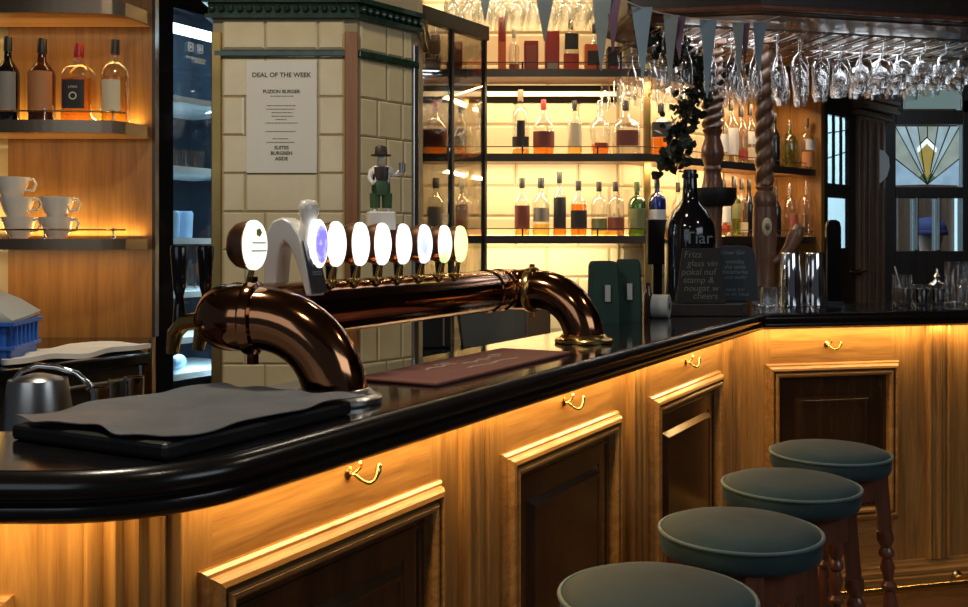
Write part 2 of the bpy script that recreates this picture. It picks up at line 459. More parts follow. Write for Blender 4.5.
# foot rail along the short counter, and along the long one
fr = thing('foot_rail', 'brass foot rail along the foot of the bar front', 'foot rail')
ka = isect((O1[0] + .2 * NB[0], O1[1] + .2 * NB[1]), W, (K[0] + .2334 * .19, K[1] - .9724 * .19), V)
pa = (ka[0] - W[0] * 2.3, ka[1] - W[1] * 2.3, .105); pb = (ka[0] + V[0] * 1.7, ka[1] + V[1] * 1.7, .105)
MB().tube([pa, (ka[0], ka[1], .105), pb], .017, 14).build('rail_tube', M['brass'], fr, smooth=40)
for q in (.15, .905, 1.6):
    c = (ka[0] + V[0] * q, ka[1] + V[1] * q)
    m = MB(); e = (c[0] - .2334 * .155, c[1] + .9724 * .155)
    m.tube([(c[0], c[1], .105), (e[0], e[1], .075)], .009, 10)
    m.lathe([(.0, 0), (.026, 0), (.026, .004), (.014, .010), (.010, .016)], n=16, mtx=T((e[0], e[1], .075)) @ Matrix.Rotation(math.atan2(V[1], V[0]), 4, 'Z') @ Matrix.Rotation(PI / 2, 4, 'X'))
    m.tube([(c[0] - V[0] * .03, c[1] - V[1] * .03, .105), (c[0] + V[0] * .03, c[1] + V[1] * .03, .105)], .022, 14)
    m.build('rail_bracket', M['brass'], fr, smooth=40)

# ------------------------------------------------------------------ bar stools
def make_stool():
    r = thing('bar_stool', '', 'stool')
    hh = .85; R = .168
    MB().lathe([(0.0, hh - .060), (R - .014, hh - .060), (R - .004, hh - .054), (R, hh - .045), (R, hh - .015), (R - .004, hh - .006),
                (R - .02, hh + .002), (R * .7, hh + .008), (R * .35, hh + .011), (0.001, hh + .012)], n=48, cap0=False, cap1=False).build('cushion', M['velvet'], r, smooth=60)
    pts = [((R + .001) * cos(a), (R + .001) * sin(a), hh - .010) for a in [2 * PI * k / 48 for k in range(48)]]
    MB().tube(pts, .0042, 8, closed=True).build('piping', M['piping'], r, smooth=60)
    m = MB(); A = []
    for k in range(4):
        a0 = PI / 4 + k * PI / 2; a1 = a0 + PI / 2
        p0 = Vector((.138 * cos(a0), .138 * sin(a0), 0)); p1 = Vector((.138 * cos(a1), .138 * sin(a1), 0))
        c = (p0 + p1) / 2
        m.box((c.x, c.y, hh - .098), ((p1 - p0).length, .022, .074), rz=math.atan2((p1 - p0).y, (p1 - p0).x))
    m.build('apron', M['mahog'], r, bevel=.003)
    lg = [(.0, .0), (.012, 0), (.016, .012), (.018, .05), (.014, .09), (.016, .15), (.021, .19), (.022, .22), (.014, .236), (.022, .245), (.022, .252), (.014, .262), (.018, .29),
          (.024, .33), (.025, .38), (.019, .43), (.013, .452), (.022, .462), (.022, .470), (.013, .482), (.016, .50), (.021, .52), (.013, .545), (.022, .555), (.022, .565), (.014, .578), (.0245, .60), (.022, .625)]
    for k in range(4):
        a = PI / 4 + k * PI / 2
        top = Vector((.138 * cos(a), .138 * sin(a), hh - .06)); bot = Vector((.195 * cos(a), .195 * sin(a), 0))
        ax = (top - bot).normalized(); L = (top - bot).length
        q = Vector((0, 0, 1)).rotation_difference(ax).to_matrix().to_4x4()
        mm = T(bot) @ q
        m = MB(); m.lathe(lg, n=16, mtx=mm, cap0=False)
        m.box((0, 0, .62 + (L - .62) / 2), (.036, .036, L - .62), mtx=mm @ Matrix.Rotation(PI / 4 + k * PI / 2, 4, 'Z'))
        m.build('leg', M['mahog'], r, smooth=35)
    for k in range(4):
        a0 = PI / 4 + k * PI / 2; a1 = a0 + PI / 2; z = .22 if k % 2 else .27; rr = .195 - .052 * z / .79
        p0 = (rr * cos(a0), rr * sin(a0), z); p1 = (rr * cos(a1), rr * sin(a1), z)
        MB().tube([p0, [(p0[i] + p1[i]) / 2 for i in range(3)], p1], [.009, .013, .009], 12).build('stretcher', M['mahog'], r, smooth=40)
    return r
st = make_stool()
spots = [(.300, 1.735, .35, 'round teal velvet bar stool cut off by the bottom edge of the photo'),
         (.545, 2.13, .72, 'round teal velvet bar stool second in the row, between the cut-off one and the third'),
         (.776, 2.53, .42, 'round teal velvet bar stool third in the row, between the second and the last'),
         (1.010, 2.92, .55, 'round teal velvet bar stool last in the row, below the short counter')]
for i, (x, y, a, lb) in enumerate(spots):
    o = st if i == 0 else dup(st, (x, y, 0))
    o.location = (x, y, 0); o.rotation_euler.z = a; o['label'] = lb; o['group'] = 'teal bar stools along the counter'

# ------------------------------------------------------------------ room shell
struct(MB().bb(-3.2, 4.6, -1.2, 9.0, -.05, 0).build('floor', M['floor']))
struct(MB().bb(-3.2, 4.6, -1.2, 9.0, 2.85, 2.9).build('ceiling', M['ceil']))
Bsh = Vector((1.81, 5.48)); Ash = Vector((.738, 4.5)); S2 = (Bsh - Ash).normalized(); NBK = Vector((-S2.y, S2.x))
A2 = Ash + NBK * .25
YB = 4.76
def tiles(x0, x1, z0, z1, w, h, y, off0=0, mtx=None, gap=.004, th=.008, bev=.012):
    m = MB(); z = z0; row = 0
    while z < z1 - .005:
        zt = min(z + h, z1); x = x0 - (w * .5 if row % 2 else 0) - off0
        while x < x1 - .005:
            xa = max(x, x0); xb = min(x + w, x1)
            if xb - xa > .012:
                a = [(xa + gap / 2, y, z + gap / 2), (xb - gap / 2, y, z + gap / 2), (xb - gap / 2, y, zt - gap / 2), (xa + gap / 2, y, zt - gap / 2)]
                b = min(bev, (xb - xa) * .3)
                c = [(xa + b, y - th, z + b), (xb - b, y - th, z + b), (xb - b, y - th, zt - b), (xa + b, y - th, zt - b)]
                m.rings([a, c], cap0=False, mtx=mtx)
            x += w
        z += h; row += 1
    return m
wb = struct(MB().bb(-3.2, .655, YB, YB + .12, 0, 2.85).build('wall_back', M['grout']))
tiles(-.6, .655, 1.0, 2.85, .30, .145, YB).build('wall_tiles', M['wallwhite'], wb)
L2 = 1.75
w2 = MB().bb(0, .86, 0, .1, 0, 2.85).build('wall_angled', M['grout'], loc=(A2.x + S2.x * .09, A2.y + S2.y * .09, 0), rz=math.atan2(S2.y, S2.x)); struct(w2)
tiles(0.02, .86, 1.0, 2.85, .30, .145, -.001).build('wall_tiles', M['wallwhite'], w2)
w3 = MB().bb(.86, 1.40, -.012, .1, 0, 2.85).build('wall_veneer', M['cab'], loc=w2.location, rz=w2.rotation_euler.z); struct(w3)
struct(MB().bb(-3.2, -1.135, 3.44, 3.54, 0, 2.85).build('wall_left', M['tile']))
struct(MB().bb(4.4, 4.5, -1.2, 9.0, 0, 2.85).build('wall_right', M['darkwood']))

# tiled pillar
DP = 3.0
PC = (PX(357, DP), DP); PE = (-.215, 3.203)
pl = MB().prism([(PX(213, DP), DP), PC, PE, (-.215, 3.5), (PX(213, DP), 3.3)], 0, 2.85).build('pillar', M['grout']); struct(pl)
SL = (Vector(PE) - Vector(PC)).length; SA = math.atan2(PE[1] - PC[1], PE[0] - PC[0])
x0, x1 = PX(222, DP), PX(345, DP)
rows = [19.8, 49.4, 58, 97, 135.4, 173.6, 212, 250, 288, 326, 364, 402, 440]
m = MB()
for i in range(len(rows) - 1):
    if i == 1: continue
    z1 = PZ(rows[i], DP); z0 = PZ(rows[i + 1], DP)
    xs = [x0, PX(245 if i % 2 else 265, DP), PX(318, DP), x1] if i else [x0, PX(265, DP), PX(318, DP), x1]
    for k in range(3):
        xa, xb = xs[k] + .002, xs[k + 1] - .002
        a = [(xa, DP, z0 + .002), (xb, DP, z0 + .002), (xb, DP, z1 - .002), (xa, DP, z1 - .002)]
        b = .006
        c = [(xa + b, DP - .004, z0 + b), (xb - b, DP - .004, z0 + b), (xb - b, DP - .004, z1 - b), (xa + b, DP - .004, z1 - b)]
        m.rings([a, c], cap0=False)
m.build('front_tiles', M['tile'], pl)
m = MB(); ss = Matrix.Translation((PC[0], PC[1], 0)) @ Matrix.Rotation(SA, 4, 'Z')
for i in range(len(rows) - 1):
    if i == 1: continue
    z1 = PZ(rows[i], DP); z0 = PZ(rows[i + 1], DP)
    xs = [.010, .085 if i % 2 else .125, .19 if i % 2 else .20, SL - .022]
    for k in range(3):
        xa, xb = xs[k] + .002, xs[k + 1] - .002
        if xb - xa < .02: continue
        b = .006
        a = [(xa, 0, z0 + .002), (xb, 0, z0 + .002), (xb, 0, z1 - .002), (xa, 0, z1 - .002)]
        c = [(xa + b, -.004, z0 + b), (xb - b, -.004, z0 + b), (xb - b, -.004, z1 - b), (xa + b, -.004, z1 - b)]
        m.rings([a, c], cap0=False, mtx=ss)
m.build('side_tiles', M['tile'], pl)
m = MB(); z0, z1 = PZ(57.5, DP), PZ(50, DP)
m.bb(PX(214, DP), PX(356, DP), DP - .012, DP + .001, z0, z1); m.bb(0, SL, -.012, .001, z0, z1, ss)
m.build('green_band', M['green_tile'], pl, bevel=.004)
m = MB(); z0 = PZ(19, DP)
for a, zz0, zz1 in ((.020, z0, z0 + .012), (.012, z0 + .012, z0 + .045), (.026, z0 + .045, z0 + .06)):
    m.prism(offset_poly([(PX(213, DP), DP), PC, PE, (-.215, 3.5), (PX(213, DP), 3.3)], -a), zz0, zz1)
k = 0
xx = PX(213, DP)
while xx < PX(357, DP):
    m.lathe([(.0, -.011), (.008, -.008), (.011, 0), (.008, .008), (0, .011)], c=(xx, DP - .016, z0 + .028), n=8); xx += .028
yy = .01
while yy < SL:
    q_ = ss @ Vector((yy, -.016, z0 + .028)); m.lathe([(.0, -.011), (.008, -.008), (.011, 0), (.008, .008), (0, .011)], c=tuple(q_), n=8); yy += .028
m.build('green_cornice', M['green_tile'], pl, smooth=40)
m = MB(); m.bb(PX(345, DP), PX(357, DP) + .004, DP - .014, DP + .012, 0, 2.085); m.build('corner_strip', M['strip'], pl, bevel=.004)
m = MB(); m.bb(PX(213, DP) - .003, PX(222, DP), DP - .012, DP + .01, 0, 2.085); m.build('edge_strip', M['brassold'], pl, bevel=.003)
m = MB(); m.bb(SL - .022, SL + .002, -.008, .01, 0, 2.085, ss); m.build('edge_strip', M['steel'], pl, bevel=.003)

# notice on the pillar
nt_ = thing('notice', 'white printed notice headed DEAL OF THE WEEK taped on the tiled pillar', 'notice', (PX(282, DP), DP - .0062, PZ(117, DP)))
MB().bb(-.105, .105, -.0008, .0008, -.168, .168).build('paper_sheet', M['paper'], nt_)
def nt(body, y, size):
    text('lettering', body, size, M['ink'], nt_, T((0, -.0012, PZ(y, DP) - PZ(117, DP))) @ UP, ext=.0003, bold=.0004)
nt('DEAL OF THE WEEK', 77.5, .0195); nt('FUZION BURGER', 93.5, .0145)
nt('SUITES', 149.5, .0145); nt('BURGREN', 155, .0145); nt('ASIDE', 160.5, .0145)
m = MB()
for y, a, b in ((96.5, 271, 294), (106, 267, 296), (109.5, 267, 295), (113, 272, 293), (116.5, 272, 294), (119.8, 276, 287), (123.3, 266, 298), (131.8, 266, 296), (139, 273, 289), (142.6, 267, 295)):
    x = a
    while x < b - .5:
        w = min(random.choice((1.2, 2.0, 3.0)), b - x)
        m.box((PX(x + w / 2, DP) - PX(282, DP), -.0011, PZ(y, DP) - PZ(117, DP)), (w * .85 * DP / F, .0005, .0024)); x += w + .35
m.build('small_print', M['ink'], nt_)

# ------------------------------------------------------------------ beer font
A = Vector((-.253, 1.70, ZT)); B = Vector((.272, 2.72, ZT))
NE = Vector((-.466, 1.722, ZT)); FE = Vector((.072, 2.823, ZT))      # corner elbows over the staff side
AX = (FE - NE); AX.z = 0; LEN = AX.length; AX.normalize()
BK = Vector((-AX.y, AX.x, 0))          # towards the staff
FRZ = math.atan2(AX.y, AX.x)
ft = thing('beer_font', 'polished copper bridge beer font with lit oval badges standing on the bar', 'beer font', tuple(NE), FRZ)
FM = Matrix.LocRotScale(NE, Matrix.Rotation(FRZ, 3, 'Z').to_quaternion(), None); FMI = FM.inverted()
la, lb_ = FMI @ A, FMI @ B             # feet in the font's own frame: x along the bridge, y to the staff, z up
PR = .055; HZ = .142; DY = 0.0; RB = .135
for base, xe, sg in ((la, 0, 1), (lb_, LEN, -1)):
    hd = Vector((xe - base.x, DY - base.y, 0)); hl = hd.length; hd.normalize()
    pts = [tuple(base)]
    for k in range(13):
        q = k / 12 * PI / 2
        p = Vector((base.x, base.y, 0)) + hd * (RB - RB * cos(q)); pts.append((p.x, p.y, HZ - RB + RB * sin(q)))
    pe_ = Vector((xe, DY, HZ)) - hd * .06
    pts.append(tuple(pe_))
    MB().tube(pts, PR, 32).build('bent_leg', M['copper'], ft, smooth=50)
    # rounded corner joining leg and bridge
    st_ = Vector((xe, DY, HZ)) - hd * .066; en_ = Vector((xe + sg * .066, DY, HZ)); cn = Vector((xe, DY, HZ))
    pts = []
    for k in range(13):
        q = k / 12; pts.append(tuple(st_ * (1 - q) ** 2 + cn * 2 * q * (1 - q) + en_ * q * q))
    MB().tube(pts, PR * 1.04, 32).build('corner_elbow', M['copper'], ft, smooth=50)
    ck = Vector((xe, DY, HZ)) - hd * .070
    mq = T(ck) @ Vector((0, 0, 1)).rotation_difference(hd).to_matrix().to_4x4()
    m = MB()
    m.lathe([(PR + .001, -.012), (PR + .008, -.009), (PR + .010, 0), (PR + .008, .009), (PR + .001, .012)], n=32, mtx=mq, cap0=False, cap1=False)
    m.box((ck.x, ck.y, HZ - PR - .014), (.014, .014, .02)); m.box((ck.x, ck.y, HZ + PR + .010), (.012, .012, .012))
    m.build('collar', M['copper'] if xe == 0 else M['brass'], ft, smooth=40)
    m = MB(); m.lathe([(0, .0012), (.078, .0012), (.080, .004), (.080, .010), (.076, .013), (.066, .016), (.060, .024), (PR + .001, .026)], c=(base.x, base.y, 0), n=40, cap0=False, cap1=False)
    m.build('foot_flange', M['steel'] if xe == 0 else M['brass'], ft, smooth=35)
MB().tube([(.065, DY, HZ), (LEN - .065, DY, HZ)], PR, 36).build('bridge_pipe', M['copper'], ft, smooth=50)
for x in (.068, LEN - .068, LEN * .88):
    MB().lathe([(PR, -.006), (PR + .004, -.004), (PR + .004, .004), (PR, .006)], n=32, mtx=T((x, DY, HZ)) @ Matrix.Rotation(PI / 2, 4, 'Y'), cap0=False, cap1=False).build('joint_ring', M['copper'], ft, smooth=40)
ts = [255, 337, 361, 383, 404, 425, 445, 461]
bc = [((1, 1, .82), (.45, .85, .6)), ((1, 1, .93), (.75, .90, .70)), ((1, 1, .97), (.9, .93, .85)), ((1, 1, 1), None), ((1, 1, 1), (.85, .90, 1)),
      ((.95, .98, 1), (.30, .42, .8)), ((1, 1, .85), (.55, .75, .25)), ((1, .95, .45), (1, .80, .12))]
badge_dy = {}
def local_x(px_, yo=-.045):          # station along the bridge of each badge
    k = (px_ - 484) / F
    p0 = FM @ Vector((0, DY + yo, 0))
    return (k * p0.y - p0.x) / (AX.x - k * AX.y)
for i, t in enumerate(ts):
    x = local_x(t); zb = HZ + PR
    bh, bw = (.044, .031) if i == 0 else (.045, .029)
    zc = H - ZT + (.0 if i else -.002)
    face = MB()
    mm = T((x, DY - .045, zc)) @ Matrix.Rotation(PI / 2, 4, 'X')
    face.lathe([(0.001, .010), (.7, .009), (.95, .004), (1.0, 0), (1.0, -.006)], n=32, sx=bw, sy=bh, mtx=mm, cap0=False)
    bo = face.build('tap_badge', glow('badge_light', bc[i][0], (1.05, 1.25, 1.25, 1.5, 1.3, 1.05, 1.1, 1.1)[i], bc[i][1], 16), ft, smooth=50)
    bo['label'] = 'glowing oval tap badge'
    hs = MB()
    hs.lathe([(.80, .0), (1.06, -.004), (1.06, -.018), (.97, -.034), (.80, -.044), (.45, -.050), (.001, -.052)], n=28, sx=bw, sy=bh * .92, mtx=mm, cap0=False, cap1=False)
    hs.build('badge_housing', M['copper2'], bo, smooth=50)
    s_ = MB(); s_.tube([(x, DY - .030, zb - .012), (x, DY - .034, zb + .012), (x, DY - .040, zc - bh + .006)], [.009, .006, .005], 10)
    s_.lathe([(.016, 0), (.016, .004), (.010, .008)], c=(x, DY - .028, zb - .006), n=14)
    s_.build('badge_stem', M['brass'], bo, smooth=40)
    if i == 0:      # lines of lettering on the first badge
        q = MB()
        for dz, w in ((.004, .036), (-.010, .040)): q.box((x - .004, DY - .0575, zc + dz), (w, .001, .0022))
        q.build('badge_stripe', mat('badge_green', (.12, .25, .15), .5), bo)
        q = MB(); q.lathe([(0.001, 0), (.008, .0), (.008, .001)], n=5, mtx=T((x - .004, DY - .0565, zc + .022)) @ Matrix.Rotation(PI / 2, 4, 'X'), cap0=False); q.build('badge_star', M['star'], bo)
# staff-side taps
for i, t in enumerate([186, 212, 337, 361, 383, 404, 425, 445]):
    x = local_x(t, .06)
    m = MB(); m.tube([(x, DY + .03, HZ - .005), (x, DY + .065, HZ - .010), (x, DY + .085, HZ - .030), (x, DY + .092, HZ - .065)], [.015, .015, .014, .011], 12)
    so = m.build('tap_spout', M['brass'], ft, smooth=50)
    m = MB(); m.lathe([(.012, HZ - .01), (.009, HZ + .02), (.007, HZ + .035), (.011, HZ + .05), (.016, HZ + .118), (.014, HZ + .124), (.001, HZ + .125)], c=(x, DY + .075, 0), n=14)
    m.build('tap_handle', M['blackgloss'], so, smooth=45)
# chrome arch fixture
x = local_x(292, -.01)
w = .022
outl = [(DY + .040, HZ + PR - .03), (DY + .040, HZ + PR + .05), (DY + .036, HZ + PR + .09), (DY + .020, HZ + PR + .116), (DY - .002, HZ + PR + .122), (DY - .024, HZ + PR + .112), (DY - .040, HZ + PR + .09), (DY - .056, HZ + PR + .04), (DY - .070, HZ + PR - .025)]
inl = [(DY - .058, HZ + PR - .025), (DY - .040, HZ + PR + .03), (DY - .024, HZ + PR + .064), (DY - .008, HZ + PR + .076), (DY + .006, HZ + PR + .062), (DY + .012, HZ + PR + .02), (DY + .014, HZ + PR - .03)]
pp = outl
m = MB(); R_ = []
for i, (y, z) in enumerate(outl):
    f_ = i / (len(outl) - 1) * (len(inl) - 1); a_ = min(int(f_), len(inl) - 2); fr0 = f_ - a_
    yi, zi = [inl[::-1][a_][q] * (1 - fr0) + inl[::-1][a_ + 1][q] * fr0 for q in (0, 1)]
    R_.append([(x - w, y, z), (x + w, y, z), (x + w, yi, zi), (x - w, yi, zi)])
ao = m.rings(R_).build('chrome_arch', M['glare_chrome'], ft, smooth=30, bevel=.003)
m = MB(); (ya, za), (yb, zb_) = pp[6], pp[8]
tn = Vector((yb - ya, zb_ - za)).normalized(); nr = Vector((tn.y, -tn.x)); s_ = 1 if nr.x < 0 else -1
qd = lambda y, z, o: (y + nr.x * s_ * o, z + nr.y * s_ * o)
def quad(x0_, x1_, f0, f1, o):
    a0 = (ya + (yb - ya) * f0, za + (zb_ - za) * f0); a1 = (ya + (yb - ya) * f1, za + (zb_ - za) * f1)
    p0 = qd(*a0, o); p1 = qd(*a1, o); p2 = qd(*a1, o - .003); p3 = qd(*a0, o - .003)
    return [[(x0_, *p0), (x0_, *p1), (x0_, *p2), (x0_, *p3)], [(x1_, *p0), (x1_, *p1), (x1_, *p2), (x1_, *p3)]]
m.rings(quad(x - .021, x + .021, .12, .97, .0085)); m.build('dark_plate', M['mirror'], ao)
m = MB()
for f in (.30, .345, .62, .66): m.rings(quad(x - .015, x + .013, f, f + .022, .0095))
for k_ in range(3): m.rings(quad(x - .012 + k_ * .009, x - .007 + k_ * .009, .42, .54, .0095))
m.build('plate_mark', M['chalk2'], ao)
# white-handled tap with purple badge
x = local_x(311, -.045); zc = H - ZT
wo = MB().lathe([(.010, HZ + PR - .01), (.012, HZ + PR + .02), (.024, zc - .035), (.031, zc - .01), (.031, zc + .02), (.022, zc + .036), (.019, zc + .046), (.023, zc + .060), (.024, zc + .072), (.018, zc + .082), (.001, zc + .085)],
                c=(x, DY - .040, 0), n=24, sy=.7).build('pump_handle', M['white'], ft, smooth=60)
wo['label'] = 'white tap handle with purple oval badge'
mm = T((x, DY - .064, zc)) @ Matrix.Rotation(PI / 2, 4, 'X')
MB().lathe([(0.001, .006), (.9, .004), (1, 0), (1, -.004)], n=28, sx=.027, sy=.047, mtx=mm, cap0=False).build('handle_badge', glow('badge_rim', (.93, .95, 1), 1.6), wo, smooth=50)
MB().lathe([(0.001, .0085), (1, .007), (1, .003)], n=28, sx=.018, sy=.036, mtx=mm, cap0=False).build('handle_emblem', glow('badge_purple', (.28, .24, .85), .9, (.75, .75, 1), 40), wo, smooth=50)

# figurine standing on the font
fg = thing('figurine', 'small bearded waiter figurine in hat raising a mug, on a white block', 'figurine')
fp = FM @ Vector((local_x(381, -.012), DY - .012, 0))
fd = 2.29
fg.location = (fp.x, fp.y, PZ(228, fd)); fg.rotation_euler.z = .25
m = MB(); m.bb(-.030, .030, -.020, .020, -.006, .034); m.build('block', M['white'], fg, bevel=.003)
def skin(name, verts, edges, radii, m, parent, sub=2):
    me = bpy.data.meshes.new(name); me.from_pydata(verts, edges, [])
    o = bpy.data.objects.new(name, me); COL.objects.link(o); o.parent = parent
    sk = o.modifiers.new('skin', 'SKIN'); sk.use_smooth_shade = True
    for i, r in enumerate(radii):
        me.skin_vertices[0].data[i].radius = (r, r) if not isinstance(r, tuple) else r
    me.skin_vertices[0].data[0].use_root = True
    sb = o.modifiers.new('sub', 'SUBSURF'); sb.levels = sub; sb.render_levels = sub
    me.materials.append(m); return o
z = .034
skin('body', [(0, 0, z + .055), (-.010, 0, z + .050), (-.013, 0, z + .025), (-.014, 0, z + .004), (-.015, -.010, z + .003), (.010, 0, z + .050), (.013, 0, z + .025), (.014, 0, z + .004), (.015, -.010, z + .003),
              (0, 0, z + .075), (0, 0, z + .095), (0, 0, z + .103), (0, -.001, z + .113), (0, -.001, z + .122), (-.020, 0, z + .092), (-.026, -.006, z + .070), (-.018, -.016, z + .058), (.020, 0, z + .092), (.030, -.012, z + .078), (.040, -.020, z + .090)],
     [(0, 1), (1, 2), (2, 3), (3, 4), (0, 5), (5, 6), (6, 7), (7, 8), (0, 9), (9, 10), (10, 11), (11, 12), (12, 13), (10, 14), (14, 15), (15, 16), (10, 17), (17, 18), (18, 19)],
     [.015, .011, .009, .006, .005, .011, .009, .006, .005, .017, .015, .006, .010, .008, .008, .006, .005, .008, .006, .005], M['white'], fg)
m = MB(); m.lathe([(.020, z + .036), (.021, z + .05), (.020, z + .066), (.018, z + .070)], n=20, sy=.85, cap0=False, cap1=False)
m.lathe([(.011, z + .008), (.012, z + .04)], c=(-.013, 0, 0), n=14); m.lathe([(.011, z + .008), (.012, z + .04)], c=(.013, 0, 0), n=14); m.build('trousers', M['figgreen'], fg, smooth=50)
m = MB(); m.lathe([(.0195, z + .068), (.0205, z + .082), (.018, z + .097)], n=20, sy=.9, cap0=False, cap1=False)
m.build('waistcoat', M['figdark'], fg, smooth=50)
m = MB(); m.lathe([(.022, z + .122), (.023, z + .124), (.014, z + .126), (.013, z + .140), (.009, z + .144), (.001, z + .145)], n=20); m.build('hat', M['figdark'], fg, smooth=50)
m = MB(); m.lathe([(.001, z + .094), (.007, z + .098), (.010, z + .106), (.009, z + .113)], c=(0, -.008, 0), n=14); m.build('beard', M['beard'], fg, smooth=50)
m = MB(); m.lathe([(.007, 0), (.008, .02), (.006, .021)], c=(.043, -.022, z + .086), n=12); m.build('mug', M['steel'], fg, smooth=50)

# ------------------------------------------------------------------ things on the long bar
# tray with grey sheet
tc = (-.425, 1.475)
trz = math.atan2(U[1], U[0])
tr = tag(MB().bb(-.20, .19, -.145, .145, 0, .022).build('serving_tray', M['black'], loc=(tc[0], tc[1], ZT + .001), rz=trz, bevel=.006), 'flat black tray under a grey sheet at the near end of the bar', 'tray')
def cloth(nx, ny, sx, sy, amp, th, edge=.0, seed=1):
    random.seed(seed); ph = [random.uniform(0, 6) for _ in range(8)]
    top = []
    for j in range(ny + 1):
        for i in range(nx + 1):
            u = i / nx - .5; v = j / ny - .5
            x = u * sx + .008 * sin(v * 13 + ph[0]) * abs(u) * 2; y = v * sy + .008 * sin(u * 15 + ph[1]) * abs(v) * 2
            zz = amp * (sin(u * 9 + ph[2]) * sin(v * 7 + ph[3]) + .5 * sin(u * 17 + v * 11 + ph[4]) + 1.5)
            e = max(abs(u), abs(v)) * 2
            if edge and e > .86: zz += edge * (e - .86) / .14 * (.6 + .4 * sin(u * 20 + v * 24 + ph[5]))
            top.append((x, y, zz))
    nv = len(top); m = MB(); fs = []
    g = lambda i, j, o=0: j * (nx + 1) + i + o
    bot = [(x, y, z - th) for x, y, z in top]
    for j in range(ny):
        for i in range(nx):
            fs.append((g(i, j), g(i + 1, j), g(i + 1, j + 1), g(i, j + 1)))
            fs.append((g(i, j + 1, nv), g(i + 1, j + 1, nv), g(i + 1, j, nv), g(i, j, nv)))
    for i in range(nx):
        fs.append((g(i, 0, nv), g(i + 1, 0, nv), g(i + 1, 0), g(i, 0))); fs.append((g(i, ny), g(i + 1, ny), g(i + 1, ny, nv), g(i, ny, nv)))
    for j in range(ny):
        fs.append((g(0, j), g(0, j + 1), g(0, j + 1, nv), g(0, j, nv))); fs.append((g(nx, j, nv), g(nx, j + 1, nv), g(nx, j + 1), g(nx, j)))
    return m.add(top + bot, fs)
tag(cloth(40, 30, .385, .305, .0022, .0015, .004, 3).build('plastic_sheet', M['greycloth'], loc=(tc[0], tc[1], ZT + .0255), rz=trz, smooth=60), 'dull grey plastic sheet spread over the black tray at the near end', 'sheet')
# bar mat
bm_ = thing('bar_mat', 'brown rubber bar mat with pale lettering lying under the copper font', 'bar mat', (-.02, 2.20, ZT + .001), trz)
MB().bb(-.32, .31, -.095, .095, 0, .007).build('mat_sheet', M['mat_brown'], bm_, bevel=.003)
m = MB()
for px_, y, L, a in ((.02, -.035, .22, .10), (.02, .01, .10, .25), (.10, .018, .09, -.1), (-.1, .03, .12, .15), (-.06, .05, .05, .3), (.16, .035, .04, 0)):
    pts = [(px_ - L / 2 + L * k / 8, y + .006 * sin(k * 1.4 + px_ * 9), .0075) for k in range(9)]
    for k in range(8):
        p, q = Vector(pts[k]), Vector(pts[k + 1]); c = (p + q) / 2
        m.box(c, ((q - p).length, .008, .0012), rz=math.atan2(q.y - p.y, q.x - p.x))
m.build('mat_lettering', M['mat_ink'], bm_)

# low ledge, big bottle, chalkboards
lz = .048
tag(MB().prism([(.60, 3.70), (.955, 3.70), (1.0, 3.80), (1.04, 3.97), (.66, 3.97)], ZT + .001, ZT + lz).build('display_ledge', M['darkwood'], bevel=.004), 'low dark wooden ledge carrying the big bottle and chalkboards at the bar corner', 'stand')
bx, by = PX(690, 3.88), 3.88
bb_ = thing('display_bottle', 'oversized black wine bottle with white chalk letters behind the chalkboards', 'bottle', (bx, by, ZT + lz + .001))
hb = PZ(170, by) - (ZT + lz)
r = .098
MB().lathe([(0.0, 0), (r * .9, 0), (r, .012), (r, .27), (r * .95, .30), (r * .72, .345), (r * .42, .375), (r * .31, .40), (r * .28, .46), (r * .27, hb - .035), (r * .33, hb - .032), (r * .33, hb - .018), (r * .27, hb - .016), (r * .26, hb), (0.001, hb)],
           n=40, cap0=False).build('glass_body', M['gl_dark'], bb_, smooth=50)
text('chalk_lettering', 'Tiar', .065, M['chalk2'], bb_, T((.012, -r - .001, .222)) @ UP, ext=.002)
def chalkboard(name, label, loc, rz, wt_, wb_, hh, slate, rows, ch, size, tilt, rc=0):
    o = thing(name, label, 'chalkboard', loc, rz)
    tm = Matrix.Rotation(-tilt, 4, 'X')
    ring = [(-wb_ / 2, 0), (wb_ / 2, 0)]
    ring += [(wt_ / 2, hh - rc)] + ([(wt_ / 2 - rc * .3, hh - rc * .3), (wt_ / 2 - rc, hh)] if rc else [(wt_ / 2, hh)])
    ring += [(-wt_ / 2 + rc, hh)] + ([(-wt_ / 2 + rc * .3, hh - rc * .3)] if rc else []) + [(-wt_ / 2, hh - rc)]
    m = MB(); m.rings([[(x, -.006, z) for x, z in ring], [(x, .006, z) for x, z in ring]], mtx=tm)
    m.build('board', slate, o, bevel=.002)
    for s, dx, z in rows:
        text('chalk_lettering', s, size, ch, o, tm @ T((dx, -.0065, z)) @ UP, ext=.0006, shear=.15)
    m = MB(); m.bb(-wb_ * .4, wb_ * .4, .0, .05, 0, .008); m.build('foot', M['darkwood'], o)
    return o
chalkboard('chalkboard', 'small black chalkboard headed Frizz leaning against the big bottle', (PX(701, 3.72), 3.72, ZT + lz + .001), -.1, .135, .185, .205, M['slate'],
           [('Frizz', -.03, .170), ('glass vin', .005, .137), ('pokal nuf', -.01, .105), ('stamp &', -.01, .075), ('nougat w', .0, .045), ('cheers', .015, .016)], M['chalk'], .034, .06)
chalkboard('chalkboard', 'blue-grey chalkboard with rounded top standing behind the black one', (PX(735, 3.86), 3.86, ZT + lz + .001), -.12, .155, .175, .215, M['slate2'],
           [('Unser Gin', -.01, .18), ('monday', .0, .145), ('the same', .0, .125), ('hausmarke', .0, .105), ('und mehr', .0, .085), ('best bei', .0, .038), ('uns im haus', .0, .02)], M['chalk2'], .022, .06, .04)
